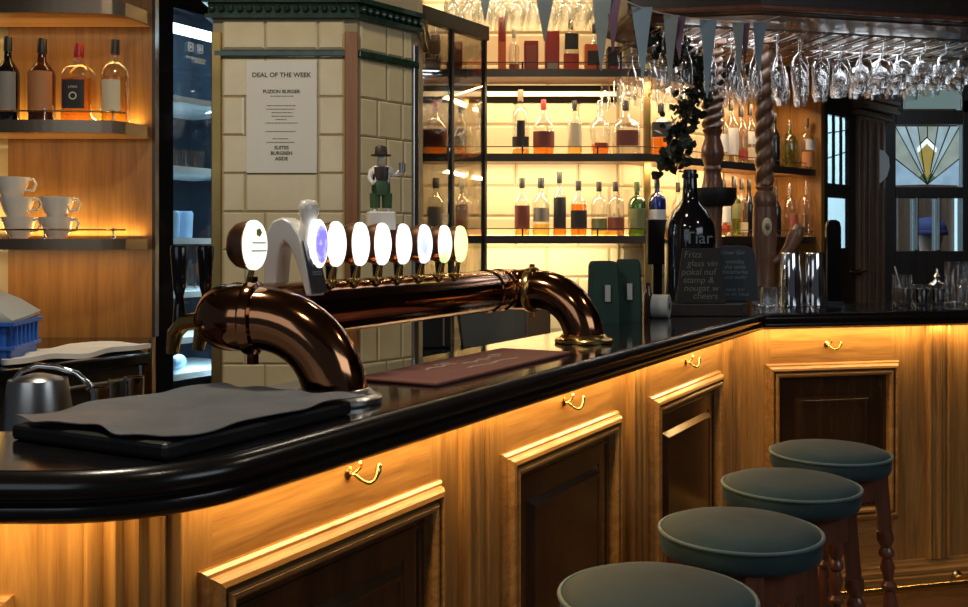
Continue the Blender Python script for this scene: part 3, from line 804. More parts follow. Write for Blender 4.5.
# green padded bags
def bag(label, loc, rz, w, h, dpt):
    o = thing('cloth_bag', label, 'bag', loc, rz, 'green cloth bags by the font')
    R_ = []
    for z, s, y in ((0, 1.0, 0), (.02, 1.03, 0), (h * .4, 1.0, .004), (h * .75, .96, .010), (h * .92, .92, .016), (h * .985, .80, .02), (h, .6, .022)):
        ww = w * s / 2; dd = dpt / 2 * (1.1 if z < h * .5 else .8)
        R_.append([(-ww, y - dd * .6, z), (-ww * .85, y - dd, z), (ww * .85, y - dd, z), (ww, y - dd * .6, z), (ww, y + dd * .6, z), (ww * .85, y + dd, z), (-ww * .85, y + dd, z), (-ww, y + dd * .6, z)])
    b_ = MB().rings(R_).build('bag_body', M['greenbag'], o, smooth=50)
    MB().bb(-.009, .009, -.004, .004, -.028, .028).build('care_label', M['palecloth'], o, loc=(.005, -dpt / 2 * 1.0 - .004, h * .48))
    return o
bag('dark green padded bag with pale tag, standing beside the far foot of the font', (PX(604, 3.42), 3.42, ZT + .001), .1, .105, .21, .06)
bag('dark green padded bag with pale tag, standing nearer the big bottle', (PX(628, 3.50), 3.50, ZT + .001), -.12, .095, .215, .06)
tag(MB().bb(-.05, .05, -.03, .03, 0, .20).build('carton', M['cardboard'], loc=(PX(580, 3.75), 3.75, 1.051), bevel=.003), 'brown board carton behind the green bags', 'box')
# small dark bottle, roll, till on the bar by the ledge
def simple(name, label, cat, m_, loc, prof, n=20, group=None):
    o = m_.build(name, None) if False else None
tag(MB().lathe([(0, 0), (.017, 0), (.018, .005), (.018, .075), (.009, .10), (.008, .125), (.0, .126)], n=18, cap0=False).build('sauce_bottle', M['gl_brown'], smooth=50, loc=(PX(648, 3.66), 3.66, ZT + .002)), 'small dark bottle between the green bags and the big bottle', 'bottle')
rl = thing('paper_roll', 'grey paper roll lying beside the big bottle', 'paper roll', (PX(661, 3.62), 3.62, ZT + .001))
MB().lathe([(.012, -.03), (.042, -.03), (.042, .03), (.012, .03)], n=28, mtx=T((0, 0, .043)) @ Matrix.Rotation(1.2, 4, 'Z') @ Matrix.Rotation(PI / 2, 4, 'X'), cap0=False, cap1=False).build('paper', M['palecloth'], rl, smooth=40)
MB().lathe([(.008, -.032), (.0125, -.032), (.0125, .032), (.008, .032)], n=20, mtx=T((0, 0, .043)) @ Matrix.Rotation(1.2, 4, 'Z') @ Matrix.Rotation(PI / 2, 4, 'X'), cap0=False, cap1=False).build('core', M['cardboard'], rl, smooth=40)
ti = thing('till_screen', 'black till screen on a stand behind the bar, below the blue bottle', 'screen', (PX(659, 4.10), 4.10, 1.051), .3)
MB().bb(-.055, .055, -.012, .012, .315, .50).build('display', M['black'], ti, bevel=.004)
MB().bb(-.02, .02, .012, .035, .02, .36).build('stand', M['black'], ti); MB().bb(-.06, .06, -.05, .07, 0, .02).build('stand_foot', M['black'], ti, bevel=.004)

# ------------------------------------------------------------------ things behind the bar, left
tag(MB().prism([bar(.6, .43), bar(2.55, .43), bar(2.55, .72), bar(.6, .72)], 0, .98).build('underbar_unit', M['steel'], bevel=.004), 'steel underbar worktop running behind the long counter', 'worktop')
jg = thing('steel_jug', 'brushed steel jug with rounded rim behind the near end of the bar', 'jug', (PX(38, 1.80), 1.80, .981))
MB().lathe([(0, 0), (.060, 0), (.064, .008), (.063, .10), (.058, .17), (.052, .215), (.050, .226), (.046, .222), (.050, .17), (.055, .02), (0.001, .015)], n=36, cap0=False, cap1=False).build('jug_body', M['steel'], jg, smooth=50)
MB().tube([(-.050, 0, .215), (-.030, 0, .240), (.0, 0, .250), (.035, 0, .247), (.070, 0, .236), (.098, -.004, .214), (.092, -.004, .206)], .005, 10).build('bail_handle', M['chrome'], jg, smooth=50)
MB().lathe([(.047, .218), (.040, .228), (.012, .236), (.001, .237)], n=28, cap0=False, cap1=False).build('lid', M['steel'], jg, smooth=50)
for i, (x, d) in enumerate(((100, 1.98), (118, 2.04), (134, 2.02))):
    g = MB().lathe([(0, 0), (.016, 0), (.018, .008), (.020, .185 + .008 * i), (.018, .185 + .008 * i), (.016, .015), (0.001, .012)], n=18, cap0=False, cap1=False).build('steel_beaker', M['chrome'] if i != 1 else M['glass'], smooth=50, loc=(PX(x, d), d, .981 + .0))
    tag(g, ['narrow chrome beaker next to the steel jug', 'narrow glass beaker between two chrome beakers', 'narrow chrome beaker nearest the copper font'][i], 'beaker')
# left cabinet
DC = 3.40
cw = PX(152, DC)
lc = thing('cabinet_back', 'orange-brown wood veneer panel carrying the left-hand shelves', 'panel')
MB().bb(PX(8, DC), cw, DC, DC + .035, .001, 2.5).build('veneer_sheet', M['cab'], lc)
MB().bb(cw + .001, cw + .012, DC - .004, DC + .035, PZ(352.5, 2.92) + .001, 2.5).build('edge_board', M['darkwood'], lc)
def curved_shelf(zt, th, name, label, front):
    ce = cw - .004
    pts = [(PX(-60, DC), DC - .002), (ce, DC - .002)]
    e = []
    for k in range(25):
        q = k / 24
        x = ce + (PX(-60, DC) - ce) * q
        if q < .12: y = DC - .05 - .15 * math.sqrt(max(0, 1 - (1 - q / .12) ** 2)) - front * 0
        else: y = DC - .20 - .02 * sin((q - .12) / .88 * PI * 1.5)
        e.append((x, y))
    r = thing(name, label, 'shelf')
    pl_ = pts + e
    MB().prism(pl_, zt - th + .002, zt).build('board', M['cab_h'], r)
    R_ = []
    m = MB()
    for i in range(len(e) - 1):
        a, b = Vector(e[i]), Vector(e[i + 1]); c = (a + b) / 2; t = b - a
        m.box((c.x, c.y - .003, zt - th / 2), (t.length + .004, .008, th), rz=math.atan2(t.y, t.x))
    m.build('edge_band', M['shelfmetal'], r)
    m = MB(); m.tube([(x, y + .008, zt + .030) for x, y in e[1:]], .003, 8)
    m.build('guard_rail', M['brass'], r, smooth=50)
    for i in (2, 9, 16):
        m = MB(); m.lathe([(.006, 0), (.006, .004), (.003, .008), (.003, .026), (.006, .03), (.005, .036), (0.001, .037)], c=(e[i][0], e[i][1] + .008, zt), n=10); m.build('rail_post', M['chrome'], r, smooth=50)
    return r
ZS = {1: PZ(239, 3.2), 2: PZ(120.5, 3.2), 3: PZ(0, 3.2)}
curved_shelf(ZS[1], .034, 'curved_shelf', 'curved wooden shelf with rail holding the white cups', 0)
curved_shelf(ZS[2], .040, 'curved_shelf', 'curved wooden shelf with rail holding four whisky bottles', 0)
curved_shelf(ZS[3], .045, 'curved_shelf', 'curved wooden shelf empty and topmost on the left-hand panel', 0)
# back counter under the shelves (front follows the bar)
pb0 = (PX(150, 2.92), 2.92)
pf = [(pb0[0], pb0[1]), (pb0[0] - W[0] * 1.0, pb0[1] - W[1] * 1.0), (-2.4, 2.05), (-2.4, DC - .005), (cw, DC - .005)]
bcn = thing('side_counter', 'black side counter below the left-hand shelves', 'counter')
zc_ = PZ(352.5, 2.92)
MB().prism(pf, zc_ - .035, zc_).build('counter_top', M['blackgloss'], bcn, bevel=.006)
MB().prism(offset_poly(pf, .03), 0, zc_ - .036).build('counter_body', M['darkwood'], bcn)
m = MB(); m.tube([(pb0[0] - .02 - W[0] * .02 , pb0[1] - .02, zc_ - .07), (pb0[0] - W[0] * .4 - .0, pb0[1] - W[1] * .4 - .02, zc_ - .07)], .006, 8); m.build('bar_handle', M['steel'], bcn, smooth=50)
ct = tag(cloth(24, 18, .46, .19, .004, .014, 0, 5).build('folded_cloth', M['cloth'], loc=(-1.188, 2.825, zc_ + .013), rz=1.06, smooth=60), 'white folded cloth lying on the side counter next to the blue crate', 'cloth')
# crate
cr = thing('plastic_crate', 'blue plastic crate on the side counter under a grey cloth', 'crate', (PX(-38, 2.70), 2.70, zc_ + .001), .12)
m = MB(); w, d_, h_ = .32, .22, .112
for sx in (-1, 1): m.box((sx * (w / 2 - .006), 0, h_ / 2), (.012, d_, h_))
for sy in (-1, 1): m.box((0, sy * (d_ / 2 - .006), h_ / 2), (w, .012, h_))
m.box((0, 0, .006), (w, d_, .012)); m.build('shell', M['blue'], cr, bevel=.003)
m = MB()
for k in range(9): m.box((-w / 2 + .03 + k * .033, -d_ / 2 - .004, h_ * .66), (.008, .012, h_ * .5))
for k in range(6): m.box((w / 2 + .004, -d_ / 2 + .03 + k * .033, h_ * .66), (.012, .008, h_ * .5))
m.box((0, -d_ / 2 - .005, h_ * .38), (w + .016, .014, .010)); m.box((0, -d_ / 2 - .005, h_ - .006), (w + .016, .014, .012))
m.box((w / 2 + .005, 0, h_ * .38), (.014, d_, .010)); m.box((w / 2 + .005, 0, h_ - .006), (.014, d_ + .02, .012))
m.build('rib', M['blue'], cr, bevel=.002)
R_ = []
for z, sx, sy, dx in ((h_ + .002, 1.05, 1.10, 0), (h_ + .010, 1.06, 1.12, 0), (h_ + .045, .86, 1.0, -.02), (h_ + .075, .66, .85, -.05), (h_ + .088, .50, .6, -.07)):
    R_.append([(dx + w * sx / 2 * a * (1 + .02 * sin(7 * b)), d_ * sy / 2 * b, z + .006 * sin(3 * a + 5 * b)) for a, b in ((-1, -1), (-.3, -1.03), (.4, -1), (1, -.95), (1.02, 0), (.98, .95), (.3, 1), (-.4, 1.02), (-1, 1), (-1.02, 0))])
tag(MB().rings(R_).build('draped_cloth', M['palecloth'], smooth=60, loc=cr.location, rz=.12), 'pale grey cloth heaped over the blue crate', 'cloth')
# cups
def make_cup():
    r = thing('coffee_cup', '', 'cup')
    MB().lathe([(0, 0), (.028, 0), (.030, .006), (.040, .022), (.053, .060), (.056, .070), (.0535, .070), (.049, .057), (.034, .018), (.001, .010)], n=28, cap0=False, cap1=False).build('bowl', M['white'], r, smooth=50)
    MB().tube([(.051, 0, .060), (.070, -.004, .064), (.080, -.006, .048), (.070, -.004, .028), (.043, 0, .025)], .0045, 8).build('handle', M['white'], r, smooth=50)
    return r
cup = make_cup()
cups = [(57, 1, 0, 'white coffee cup at the open end of the shelf, bottom of the stacked pair'), (57, 1, 1, 'white coffee cup at the open end of the shelf, on top of its pair'),
        (19, 1, 0, 'white coffee cup bottom of the stack of three on the shelf'), (17, 1, 1, 'white coffee cup middle of the stack of three'), (12, 1, 2, 'white coffee cup topmost of the stack of three')]
dcu = 3.27
for i, (x, s_, lv, lb) in enumerate(cups):
    o = cup if i == 0 else dup(cup, (0, 0, 0))
    o.location = (PX(x, dcu), dcu, ZS[1] + .002 + lv * .065); o.rotation_euler.z = -.15 + .1 * lv; o['label'] = lb; o['group'] = 'white cups on the lower shelf'

# ------------------------------------------------------------------ bottles
def bottle_prof(h, r, style):
    if style == 'std': return [(r * .93, 0), (r, .008), (r, h * .56), (r * .94, h * .61), (r * .62, h * .68), (r * .36, h * .73), (r * .32, h * .80), (r * .31, h * .90)]
    if style == 'wide': return [(r * .93, 0), (r, .008), (r, h * .50), (r * .9, h * .56), (r * .55, h * .66), (r * .26, h * .74), (r * .22, h * .80), (r * .22, h * .90)]
    if style == 'taper': return [(r * .72, 0), (r * .76, .008), (r, h * .48), (r * .94, h * .56), (r * .5, h * .66), (r * .26, h * .72), (r * .24, h * .90)]
    if style == 'round': return [(r * .9, 0), (r, .008), (r, h * .56), (r * .96, h * .62), (r * .82, h * .68), (r * .5, h * .725), (r * .30, h * .745), (r * .27, h * .80), (r * .27, h * .90)]
    if style == 'wine': return [(r * .93, 0), (r, .008), (r, h * .55), (r * .9, h * .62), (r * .6, h * .70), (r * .40, h * .76), (r * .36, h * .90)]
    return None
def bottle(label, loc, h, r, style='std', glass='glass', liq=None, fill=.5, lab=None, cap='black', sq=0, group=None, rz=0, name='spirit_bottle'):
    o = thing(name, label, 'bottle', loc, rz, group)
    pr = bottle_prof(h, r, style)
    m = MB(); m.lathe([(.001, 0)] + pr, n=24, sq=sq, cap0=False, cap1=False)
    m.build('glass_body', M[glass], o, smooth=45)
    if liq:
        zt = h * fill; lp = []
        for i, (rr, z) in enumerate(pr):
            if z <= zt: lp.append((rr * .95, z + .003))
            else:
                r0, z0 = pr[i - 1]; f = (zt - z0) / (z - z0); lp.append(((r0 + (rr - r0) * f) * .95, zt)); break
        MB().lathe(lp, n=24, sq=sq).build('liquid', M[liq], o, smooth=45)
    nr = pr[-1][0]
    MB().lathe([(nr * 1.02, h * .82), (nr * 1.18, h * .825), (nr * 1.18, h * .99), (nr * 1.05, h), (.001, h)], n=16, cap1=False).build('cap', M[cap], o, smooth=45)
    for (lm, z0, z1, aw) in (lab or []):
        n = 10; vs = []; fs = []
        for k in range(n + 1):
            a = -PI / 2 + (k / n - .5) * 2 * aw
            q = 1.0
            if sq: q = (abs(cos(a)) ** sq + abs(sin(a)) ** sq) ** (-1.0 / sq)
            rr = r * q + .0012
            vs += [(rr * cos(a), rr * sin(a), h * z0), (rr * cos(a), rr * sin(a), h * z1)]
        for k in range(n): fs.append((2 * k, 2 * k + 2, 2 * k + 3, 2 * k + 1))
        MB().add(vs, fs).build('paper_label', M[lm], o, smooth=45)
    return o
def sb(label, x, zs, d, ytop, wpx, group, **kw):
    h = PZ(ytop, d) - zs
    return bottle(label, (PX(x, d), d, zs + .001), h, wpx / 2 / F * d, group=group, **kw)
g_ = 'whisky bottles on the curved shelf'
sb('dark bottle with olive label, first on the curved shelf beside the frame edge', 8, ZS[2], 3.28, 37, 22, g_, glass='gl_dark', lab=[('l_grey', .12, .58, 1.1)], style='std')
sb('dark brown bottle with an orange label on the curved shelf', 42, ZS[2], 3.28, 39, 26, g_, glass='gl_brown', lab=[('l_orange', .12, .60, 1.2)], style='std')
o = sb('whisky bottle with black square label and dark red cap on the curved shelf', 79, ZS[2], 3.28, 44, 30, g_, liq='amber', fill=.55, lab=[('l_black', .16, .52, .65)], cap='redcap', sq=5, style='round')
r_ = 15 / F * 3.28
text('label_lettering', 'LYNN', .011, M['l_cream'], o, T((0, -r_ - .0022, .108)) @ UP)
m = MB(); m.lathe([(.009, 0), (.013, 0), (.013, .001), (.009, .001)], n=20, mtx=T((0, -r_ - .0012, .083)) @ Matrix.Rotation(PI / 2, 4, 'X'), cap0=False, cap1=False); m.build('label_emblem', M['l_cream'], o)
sb('pale yellow whisky bottle with cream label at the open end of the curved shelf', 115, ZS[2], 3.28, 40, 28, g_, liq='pale', fill=.55, lab=[('l_cream', .12, .50, .7)], cap='l_black', style='round')

# ---- back shelves
DS = 4.5
ZB = {1: PZ(236, DS), 2: PZ(154, DS), 3: PZ(69.5, DS)}
xl, xr = PX(420, 4.5), Ash.x
for k, lb in ((1, 'lowest long back-bar shelf, at the height of the lit tap badges'), (2, 'middle long back-bar shelf with whisky bottles'), (3, 'top long back-bar shelf with red cartons')):
    s = thing('back_shelf', lb, 'shelf', (0, 0, 0), 0, 'back-bar shelves')
    zt = ZB[k]
    polyS = [(xl, DS), (xr, DS), tuple(Bsh), tuple(Bsh + NBK * .235), (.632, YB - .012), (xl, YB - .012)]
    if k == 3: polyS = [(xl, DS), (xr, DS), tuple(Ash + S2 * .75), tuple(Ash + S2 * .75 + NBK * .235), (.632, YB - .012), (xl, YB - .012)]
    MB().prism(polyS, zt - .026, zt).build('board', M['cab_h'], s)
    e = [(xl, DS), (xr, DS), polyS[2]]
    m = MB()
    for i in range(2):
        a, b = Vector(e[i]), Vector(e[i + 1]); c = (a + b) / 2; t = b - a
        m.box((c.x, c.y, zt - .016), (t.length + .006, .014, .036), rz=math.atan2(t.y, t.x))
    m.build('edge_band', M['shelfedge'], s)
    MB().tube([(xl, DS + .008, zt + .034), (xr - .004, DS + .008, zt + .034), (polyS[2][0], polyS[2][1] + .012, zt + .034)], .0022, 8).build('guard_rail', M['black'], s, smooth=50)
    for q in (.12, .45, .78):
        MB().lathe([(.004, 0), (.004, .036), (.001, .038)], c=(xl + (xr - xl) * q, DS + .008, zt), n=8).build('rail_post', M['black'], s, smooth=50)
    # light strips along the back of each shelf
    MB().bb(xl, .63, YB - .030, YB - .014, zt + .001, zt + .007).build('light_strip', M['led_warm'], s)
    if k != 3:
        mm = T((w2.location.x, w2.location.y, 0)) @ Matrix.Rotation(w2.rotation_euler.z, 4, 'Z')
        MB().bb(.03, .84, -.030, -.016, zt + .001, zt + .007, mm).build('light_strip', M['led_warm'], s)
# dark-and-white band on the tiles, painted as the shelf's mirror reflection, posts
tr1 = MB().bb(xl, .63, YB - .016, YB - .009, PZ(103, YB), PZ(86, YB)).build('reflection_band', M['matt']); struct(tr1)
MB().bb(xl, .63, YB - .020, YB - .015, PZ(97, YB), PZ(92, YB)).build('reflection_strip', M['white'], tr1)
pc = tag(MB().bb(-.016, .016, -.016, .016, 0, 1.25).build('shelf_post', M['brassold'], loc=(PX(647, 4.70), 4.70, 1.05), bevel=.003), 'slim brass post at the bend of the back-bar shelves', 'post')

gL, gM, gT, gS, gR = 'bottles on the lowest back shelf', 'bottles on the middle back shelf', 'things on the top back shelf', 'bottles on the angled middle shelf', 'bottles on the angled lowest shelf'
D1 = 4.60
z1, z2, z3 = ZB[1], ZB[2], ZB[3]
sb('clear bottle with grey label behind the glass screen, lowest shelf, nearer the pillar', 436, z1, D1, 178, 19, gL, lab=[('l_grey', .16, .5, .9)])
sb('clear bottle with brown label behind the glass screen, lowest shelf, nearer its post', 462, z1, D1, 179, 15, gL, lab=[('l_maroon', .1, .55, .9)], cap='l_grey')
sb('clear bottle with maroon label, first past the glass screen on the lowest shelf', 522, z1, D1, 178, 15, gL, liq='amber', fill=.14, lab=[('l_maroon', .12, .52, 1.1)], sq=4)
sb('clear bottle with slanted dark label, second right of the screen on the lowest shelf', 541, z1, D1, 178, 18, gL, liq='pale', fill=.2, lab=[('l_grey', .24, .48, 1.0)])
sb('slim clear bottle with tall black label and black neck foil on the lowest shelf', 559.5, z1, D1, 172, 14, gL, liq='orange', fill=.18, lab=[('l_black', .12, .60, 1.0)])
sb('orange whisky bottle with square black label on the lowest shelf', 578.5, z1, D1, 181, 16, gL, liq='orange', fill=.56, lab=[('l_black', .13, .46, 1.1)], sq=4)
sb('clear bottle with low olive label on the lowest shelf, next to the black-labelled orange one', 599, z1, D1, 182, 17, gL, liq='pale', fill=.14, lab=[('l_green', .10, .32, 1.1)], style='round')
sb('clear bottle with low dark red label beside the green bottle', 615.5, z1, D1, 182, 18, gL, liq='amber', fill=.14, lab=[('l_maroon', .10, .34, 1.1)], style='round')
sb('green glass bottle with tall neck on the lowest back shelf', 637, z1, D1, 182, 18, gL, glass='gl_green', lab=[('l_green', .12, .5, 1.0)], style='round', cap='figgreen')
sb('cobalt blue glass bottle with pale label at the end of the lowest shelf', 657, z1, D1, 178, 18, gL, glass='gl_blue', lab=[('l_white', .26, .45, 1.1)], style='round', cap='gl_dark')
# middle
sb('squat whisky decanter with maroon label behind the glass screen', 435.5, z2, D1, 101, 24, gM, liq='orange', fill=.45, lab=[('l_maroon', .14, .46, 1.0)], style='wide', sq=4, cap='l_maroon')
sb('slim clear bottle with grey label behind the glass screen on the middle shelf', 461, z2, D1, 104, 14, gM, liq='amber', fill=.2, lab=[('l_grey', .2, .5, 1.0)])
sb('clear engraved bottle with ragged black label on the middle shelf', 520.5, z2, D1, 90, 18, gM, liq='amber', fill=.1, lab=[('l_black', .12, .28, 1.1), ('l_black', .28, .52, .45)], cap='cardboard', style='round')
sb('whisky bottle with red wax cap and maroon label on the middle shelf', 543.5, z2, D1, 100, 21, gM, liq='orange', fill=.14, lab=[('l_maroon', .13, .42, 1.15)], cap='redcap', style='wide', sq=4)
sb('slim bottle with tall beige label and black cap on the middle shelf', 574.5, z2, D1, 101, 14, gM, liq='pale', fill=.2, lab=[('l_cream', .16, .58, 1.1)], sq=4)
sb('tapered clear bottle with orange foot and small red label on the middle shelf', 600, z2, D1, 101, 22, gM, liq='orange', fill=.20, lab=[('l_red', .12, .22, .6)], cap='glass', style='taper')
sb('broad-shouldered clear decanter with square dark label on the middle shelf', 625.5, z2, D1, 101, 28, gM, liq='clearsp', fill=.4, lab=[('l_maroon', .16, .44, .7)], style='wide', sq=4)
sb('amber bottle with dark square label at the bend of the middle shelf', 661, z2, 4.68, 104, 20, gM, liq='orange', fill=.36, lab=[('l_black', .36, .64, 1.0)], sq=5, style='round')
# top shelf: cartons and bottles
def carton(label, x, w, y0, y1, m_, lab=None, d=4.62, dp=.07, win=None):
    wd = w / F * d; z0 = z3 + .001; hh = PZ(y0, d) - z0
    o = thing('whisky_carton', label, 'box', (PX(x, d), d, z0), 0, gT)
    MB().bb(-wd / 2, wd / 2, -dp / 2, dp / 2, 0, hh).build('carton_body', M[m_], o, bevel=.002)
    if lab: MB().bb(-wd * .36, wd * .36, -dp / 2 - .0012, -dp / 2, hh * lab[1], hh * lab[2]).build('carton_label', M[lab[0]], o)
    return o
o = carton('brown carton with white script marks behind the screen on the top shelf', 433, 15, 36, 68, 'cardboard')
text('script_mark', 'Carls', .05, M['white'], o, T((0, -.037, .06)) @ Matrix.Rotation(0, 4, 'Y') @ UP, shear=.2)
carton('dark red carton behind the glass screen on the top shelf', 456, 13, 43, 68, 'redbox', ('l_maroon', .3, .8))
carton('tall orange-red carton just past the screen post on the top shelf', 502, 8, 18, 68, 'orangebox', ('redbox', .55, .9))
sb('clear bottle with low dark label between the tall orange and the red carton', 514, z3, D1, 30, 11, gT, lab=[('l_maroon', .04, .2, 1.0)], cap='l_grey')
carton('plain dark red carton, shorter of the two in the middle of the top shelf', 531, 14, 42, 68, 'redbox', ('l_maroon', .15, .85))
carton('dark red carton, taller of the two, behind a hanging pennant', 552, 14, 32, 68, 'redbox', ('l_grey', .05, .25))
sb('bottle with black upper label and red foot on the top shelf', 571, z3, D1, 20, 15, gT, lab=[('l_red', .06, .34, 1.2), ('l_black', .42, .72, .8)], liq='orange', fill=.3, sq=4)
carton('bright red carton with black window behind the pennant on the top shelf', 593, 17, 45, 68, 'orangebox', ('l_black', .25, .75))
carton('low black carton with red foot on the top shelf', 614, 14, 48, 68, 'l_black', ('redbox', .04, .25))
sb('clear slim bottle with black cap behind the low black carton', 594, z3, 4.70, 24, 10, gT, cap='l_black')
# angled segment
def seg(q, back=.11):
    p = Ash + S2 * q + NBK * back
    return p.x, p.y
def sg_b(label, q, zs, h, r, group, back=.11, **kw):
    x, y = seg(q, back); return bottle(label, (x, y, zs + .001), h, r, group=group, rz=.3, **kw)
def q_at(x, back=.11):
    k = (x - 484) / F; p = Ash + NBK * back
    return (k * p.y - p.x) / (S2.x - k * S2.y)
lst = [(722, .30, .034, 'clear gin bottle with black cap, first past the vine on the angled middle shelf', dict(lab=[('l_white', .2, .5, .9)])),
       (731, .34, .036, 'tall clear bottle with black stopper on the angled middle shelf beside the carved column', dict(lab=[('l_white', .15, .55, 1.0)])),
       (741, .31, .036, 'clear bottle with small red label on the angled middle shelf', dict(liq='clearsp', fill=.5, lab=[('l_red', .1, .25, .8)])),
       (750, .33, .034, 'clear bottle with cream foot label beside the twisted column, angled middle shelf', dict(lab=[('l_cream', .1, .3, 1.0), ('l_white', .35, .55, .8)])),
       (758, .28, .030, 'small clear bottle half hidden by the twisted column on the angled middle shelf', dict(liq='pale', fill=.3)),
       (774.5, .30, .030, 'dark blue-black bottle right against the twisted column on the angled middle shelf', dict(glass='gl_dark')),
       (789, .27, .046, 'pale green rounded bottle on the angled middle shelf against brown veneer', dict(glass='gl_palegreen', style='round', cap='glass', liq='pale', fill=.15)),
       (806, .28, .042, 'clear rounded bottle with red-brown lower label at the end of the angled middle shelf', dict(style='round', cap='cardboard', lab=[('l_orange', .06, .34, 1.2), ('l_white', .38, .58, .7)]))]
def placeq(x): return (1.415, .026) if x == 806 else ((1.36, .098) if x in (787, 789) else (q_at(x), .11))
for x, h, r, lb, kw in lst: q_, b_ = placeq(x); sg_b(lb, q_, z2, h, min(r, .046), gS, back=b_, **kw)
lst = [(678, .26, .030, 'clear bottle with red label half hidden behind the big black bottle', dict(lab=[('l_red', .1, .3, 1.0)], liq='clearsp', fill=.4)),
       (724, .29, .034, 'clear bottle with slanting red stripe label on the angled lowest shelf', dict(lab=[('l_red', .08, .2, 1.0), ('l_white', .25, .55, 1.0)])),
       (734, .31, .034, 'clear gin bottle with pale green label on the angled lowest shelf', dict(lab=[('l_green', .3, .55, .8)], glass='gl_palegreen')),
       (741.5, .30, .032, 'clear bottle with black cap and cream label on the angled lowest shelf', dict(lab=[('l_cream', .08, .25, 1.0)])),
       (749, .30, .030, 'black bottle on the angled lowest shelf before the carved column', dict(glass='gl_dark')),
       (776, .27, .028, 'dark bottle peeping past the carved column on the angled lowest shelf', dict(glass='gl_dark')),
       (787, .30, .052, 'broad clear bottle with square red-brown label on the angled lowest shelf', dict(style='round', cap='glass', lab=[('l_maroon', .1, .42, .5)])),
       (806, .31, .040, 'clear bottle with long glass stopper at the end of the angled lowest shelf', dict(style='round', cap='glass', liq='clearsp', fill=.4))]
for x, h, r, lb, kw in lst: q_, b_ = placeq(x); sg_b(lb, q_, z1, h, min(r, .05), gR, back=b_, **kw)
# end board of the angled shelves
eb = tag(MB().bb(-.01, .025, -.03, .27, 0, 2.85).build('end_board', M['cab'], loc=(Bsh.x + .022, Bsh.y + .02, 0), rz=math.atan2(S2.y, S2.x)), 'narrow upright board closing the angled shelves', 'board')

# ---- back counter below the shelves
bk = thing('back_counter', 'black back counter below the long shelves', 'counter')
MB().prism([(-.34, 3.72), (.27, 3.72), (.62, 4.10), (1.02, 4.58), (1.80, 5.3), (1.70, 5.55), (.60, YB - .015), (-.34, YB - .015)], 1.015, 1.05).build('counter_top', M['blackgloss'], bk, bevel=.004)
MB().prism([(-.32, 3.75), (.26, 3.75), (.60, 4.12), (1.0, 4.62), (1.78, 5.34), (1.69, 5.5), (.58, YB - .02), (-.32, YB - .02)], 0, 1.0145).build('counter_body', M['darkwood'], bk)
bn = thing('grey_bin', 'grey plastic ice bin on the back counter, seen under the copper bridge', 'bin', (PX(492, 3.93), 3.93, 1.051), .1)
m = MB(); w0, w1 = .118, .138
R_ = [[(sx * w, sy * w * .55, z) for sx, sy in ((-1, -1), (1, -1), (1, 1), (-1, 1))] for w, z in ((w0, 0), (w1, .155), (w1 - .01, .155), (w0 - .01, .01))]
m.rings(R_).build('bin_shell', M['bin'], bn, bevel=.004)
m = MB(); m.tube([(-w1 - .003, -w1 * .55 - .003, .157), (w1 + .003, -w1 * .55 - .003, .157), (w1 + .003, w1 * .55 + .003, .157), (-w1 - .003, w1 * .55 + .003, .157)], .006, 8, closed=True); m.build('bin_rim', M['palecloth'], bn, smooth=40)
ap = thing('black_appliance', 'black boxy appliance with silver handle on the back counter by the pillar', 'appliance', (PX(432, 3.90), 3.90, 1.051), 0)
MB().bb(-.075, .075, -.07, .10, 0, .18).build('casing', M['black'], ap, bevel=.005)
MB().bb(-.05, .02, -.078, -.072, .135, .143).build('handle', M['steel'], ap); MB().bb(.045, .052, -.076, -.071, .01, .17).build('door_edge', M['steel'], ap)
tag(MB().bb(-.045, .045, -.05, .05, 0, .19).build('wooden_block', M['cardboard'], loc=(PX(538, 3.86), 3.86, 1.051), bevel=.003), 'brown upright box on the back counter right of the grey bin', 'box')

# ------------------------------------------------------------------ glass side screen
s0 = Vector((PX(419, 4.02), 4.02)); s1 = Vector((PX(484, 4.43), 4.43)); sd = (s1 - s0); sl = sd.length; sa = math.atan2(sd.y, sd.x)
gs = thing('glass_screen', 'glass side screen with slim black posts between pillar and back shelves', 'screen', (s0.x, s0.y, 1.051), sa)
zt = 1.33
for q in (0, sl * .47, sl):
    MB().bb(q - .009, q + .009, -.010, .010, 0, zt).build('post', M['black'], gs)
m = MB(); m.bb(.012, sl * .47 - .012, -.003, .003, 0, zt - .03); m.build('pane', M['screen'], gs)
m = MB(); m.bb(sl * .47 + .012, sl - .012, -.003, .003, 0, zt - .03); m.build('pane', M['screen'], gs)
MB().bb(-.012, sl + .012, -.02, .02, zt - .03, zt + .03).build('head_rail', M['black'], gs)

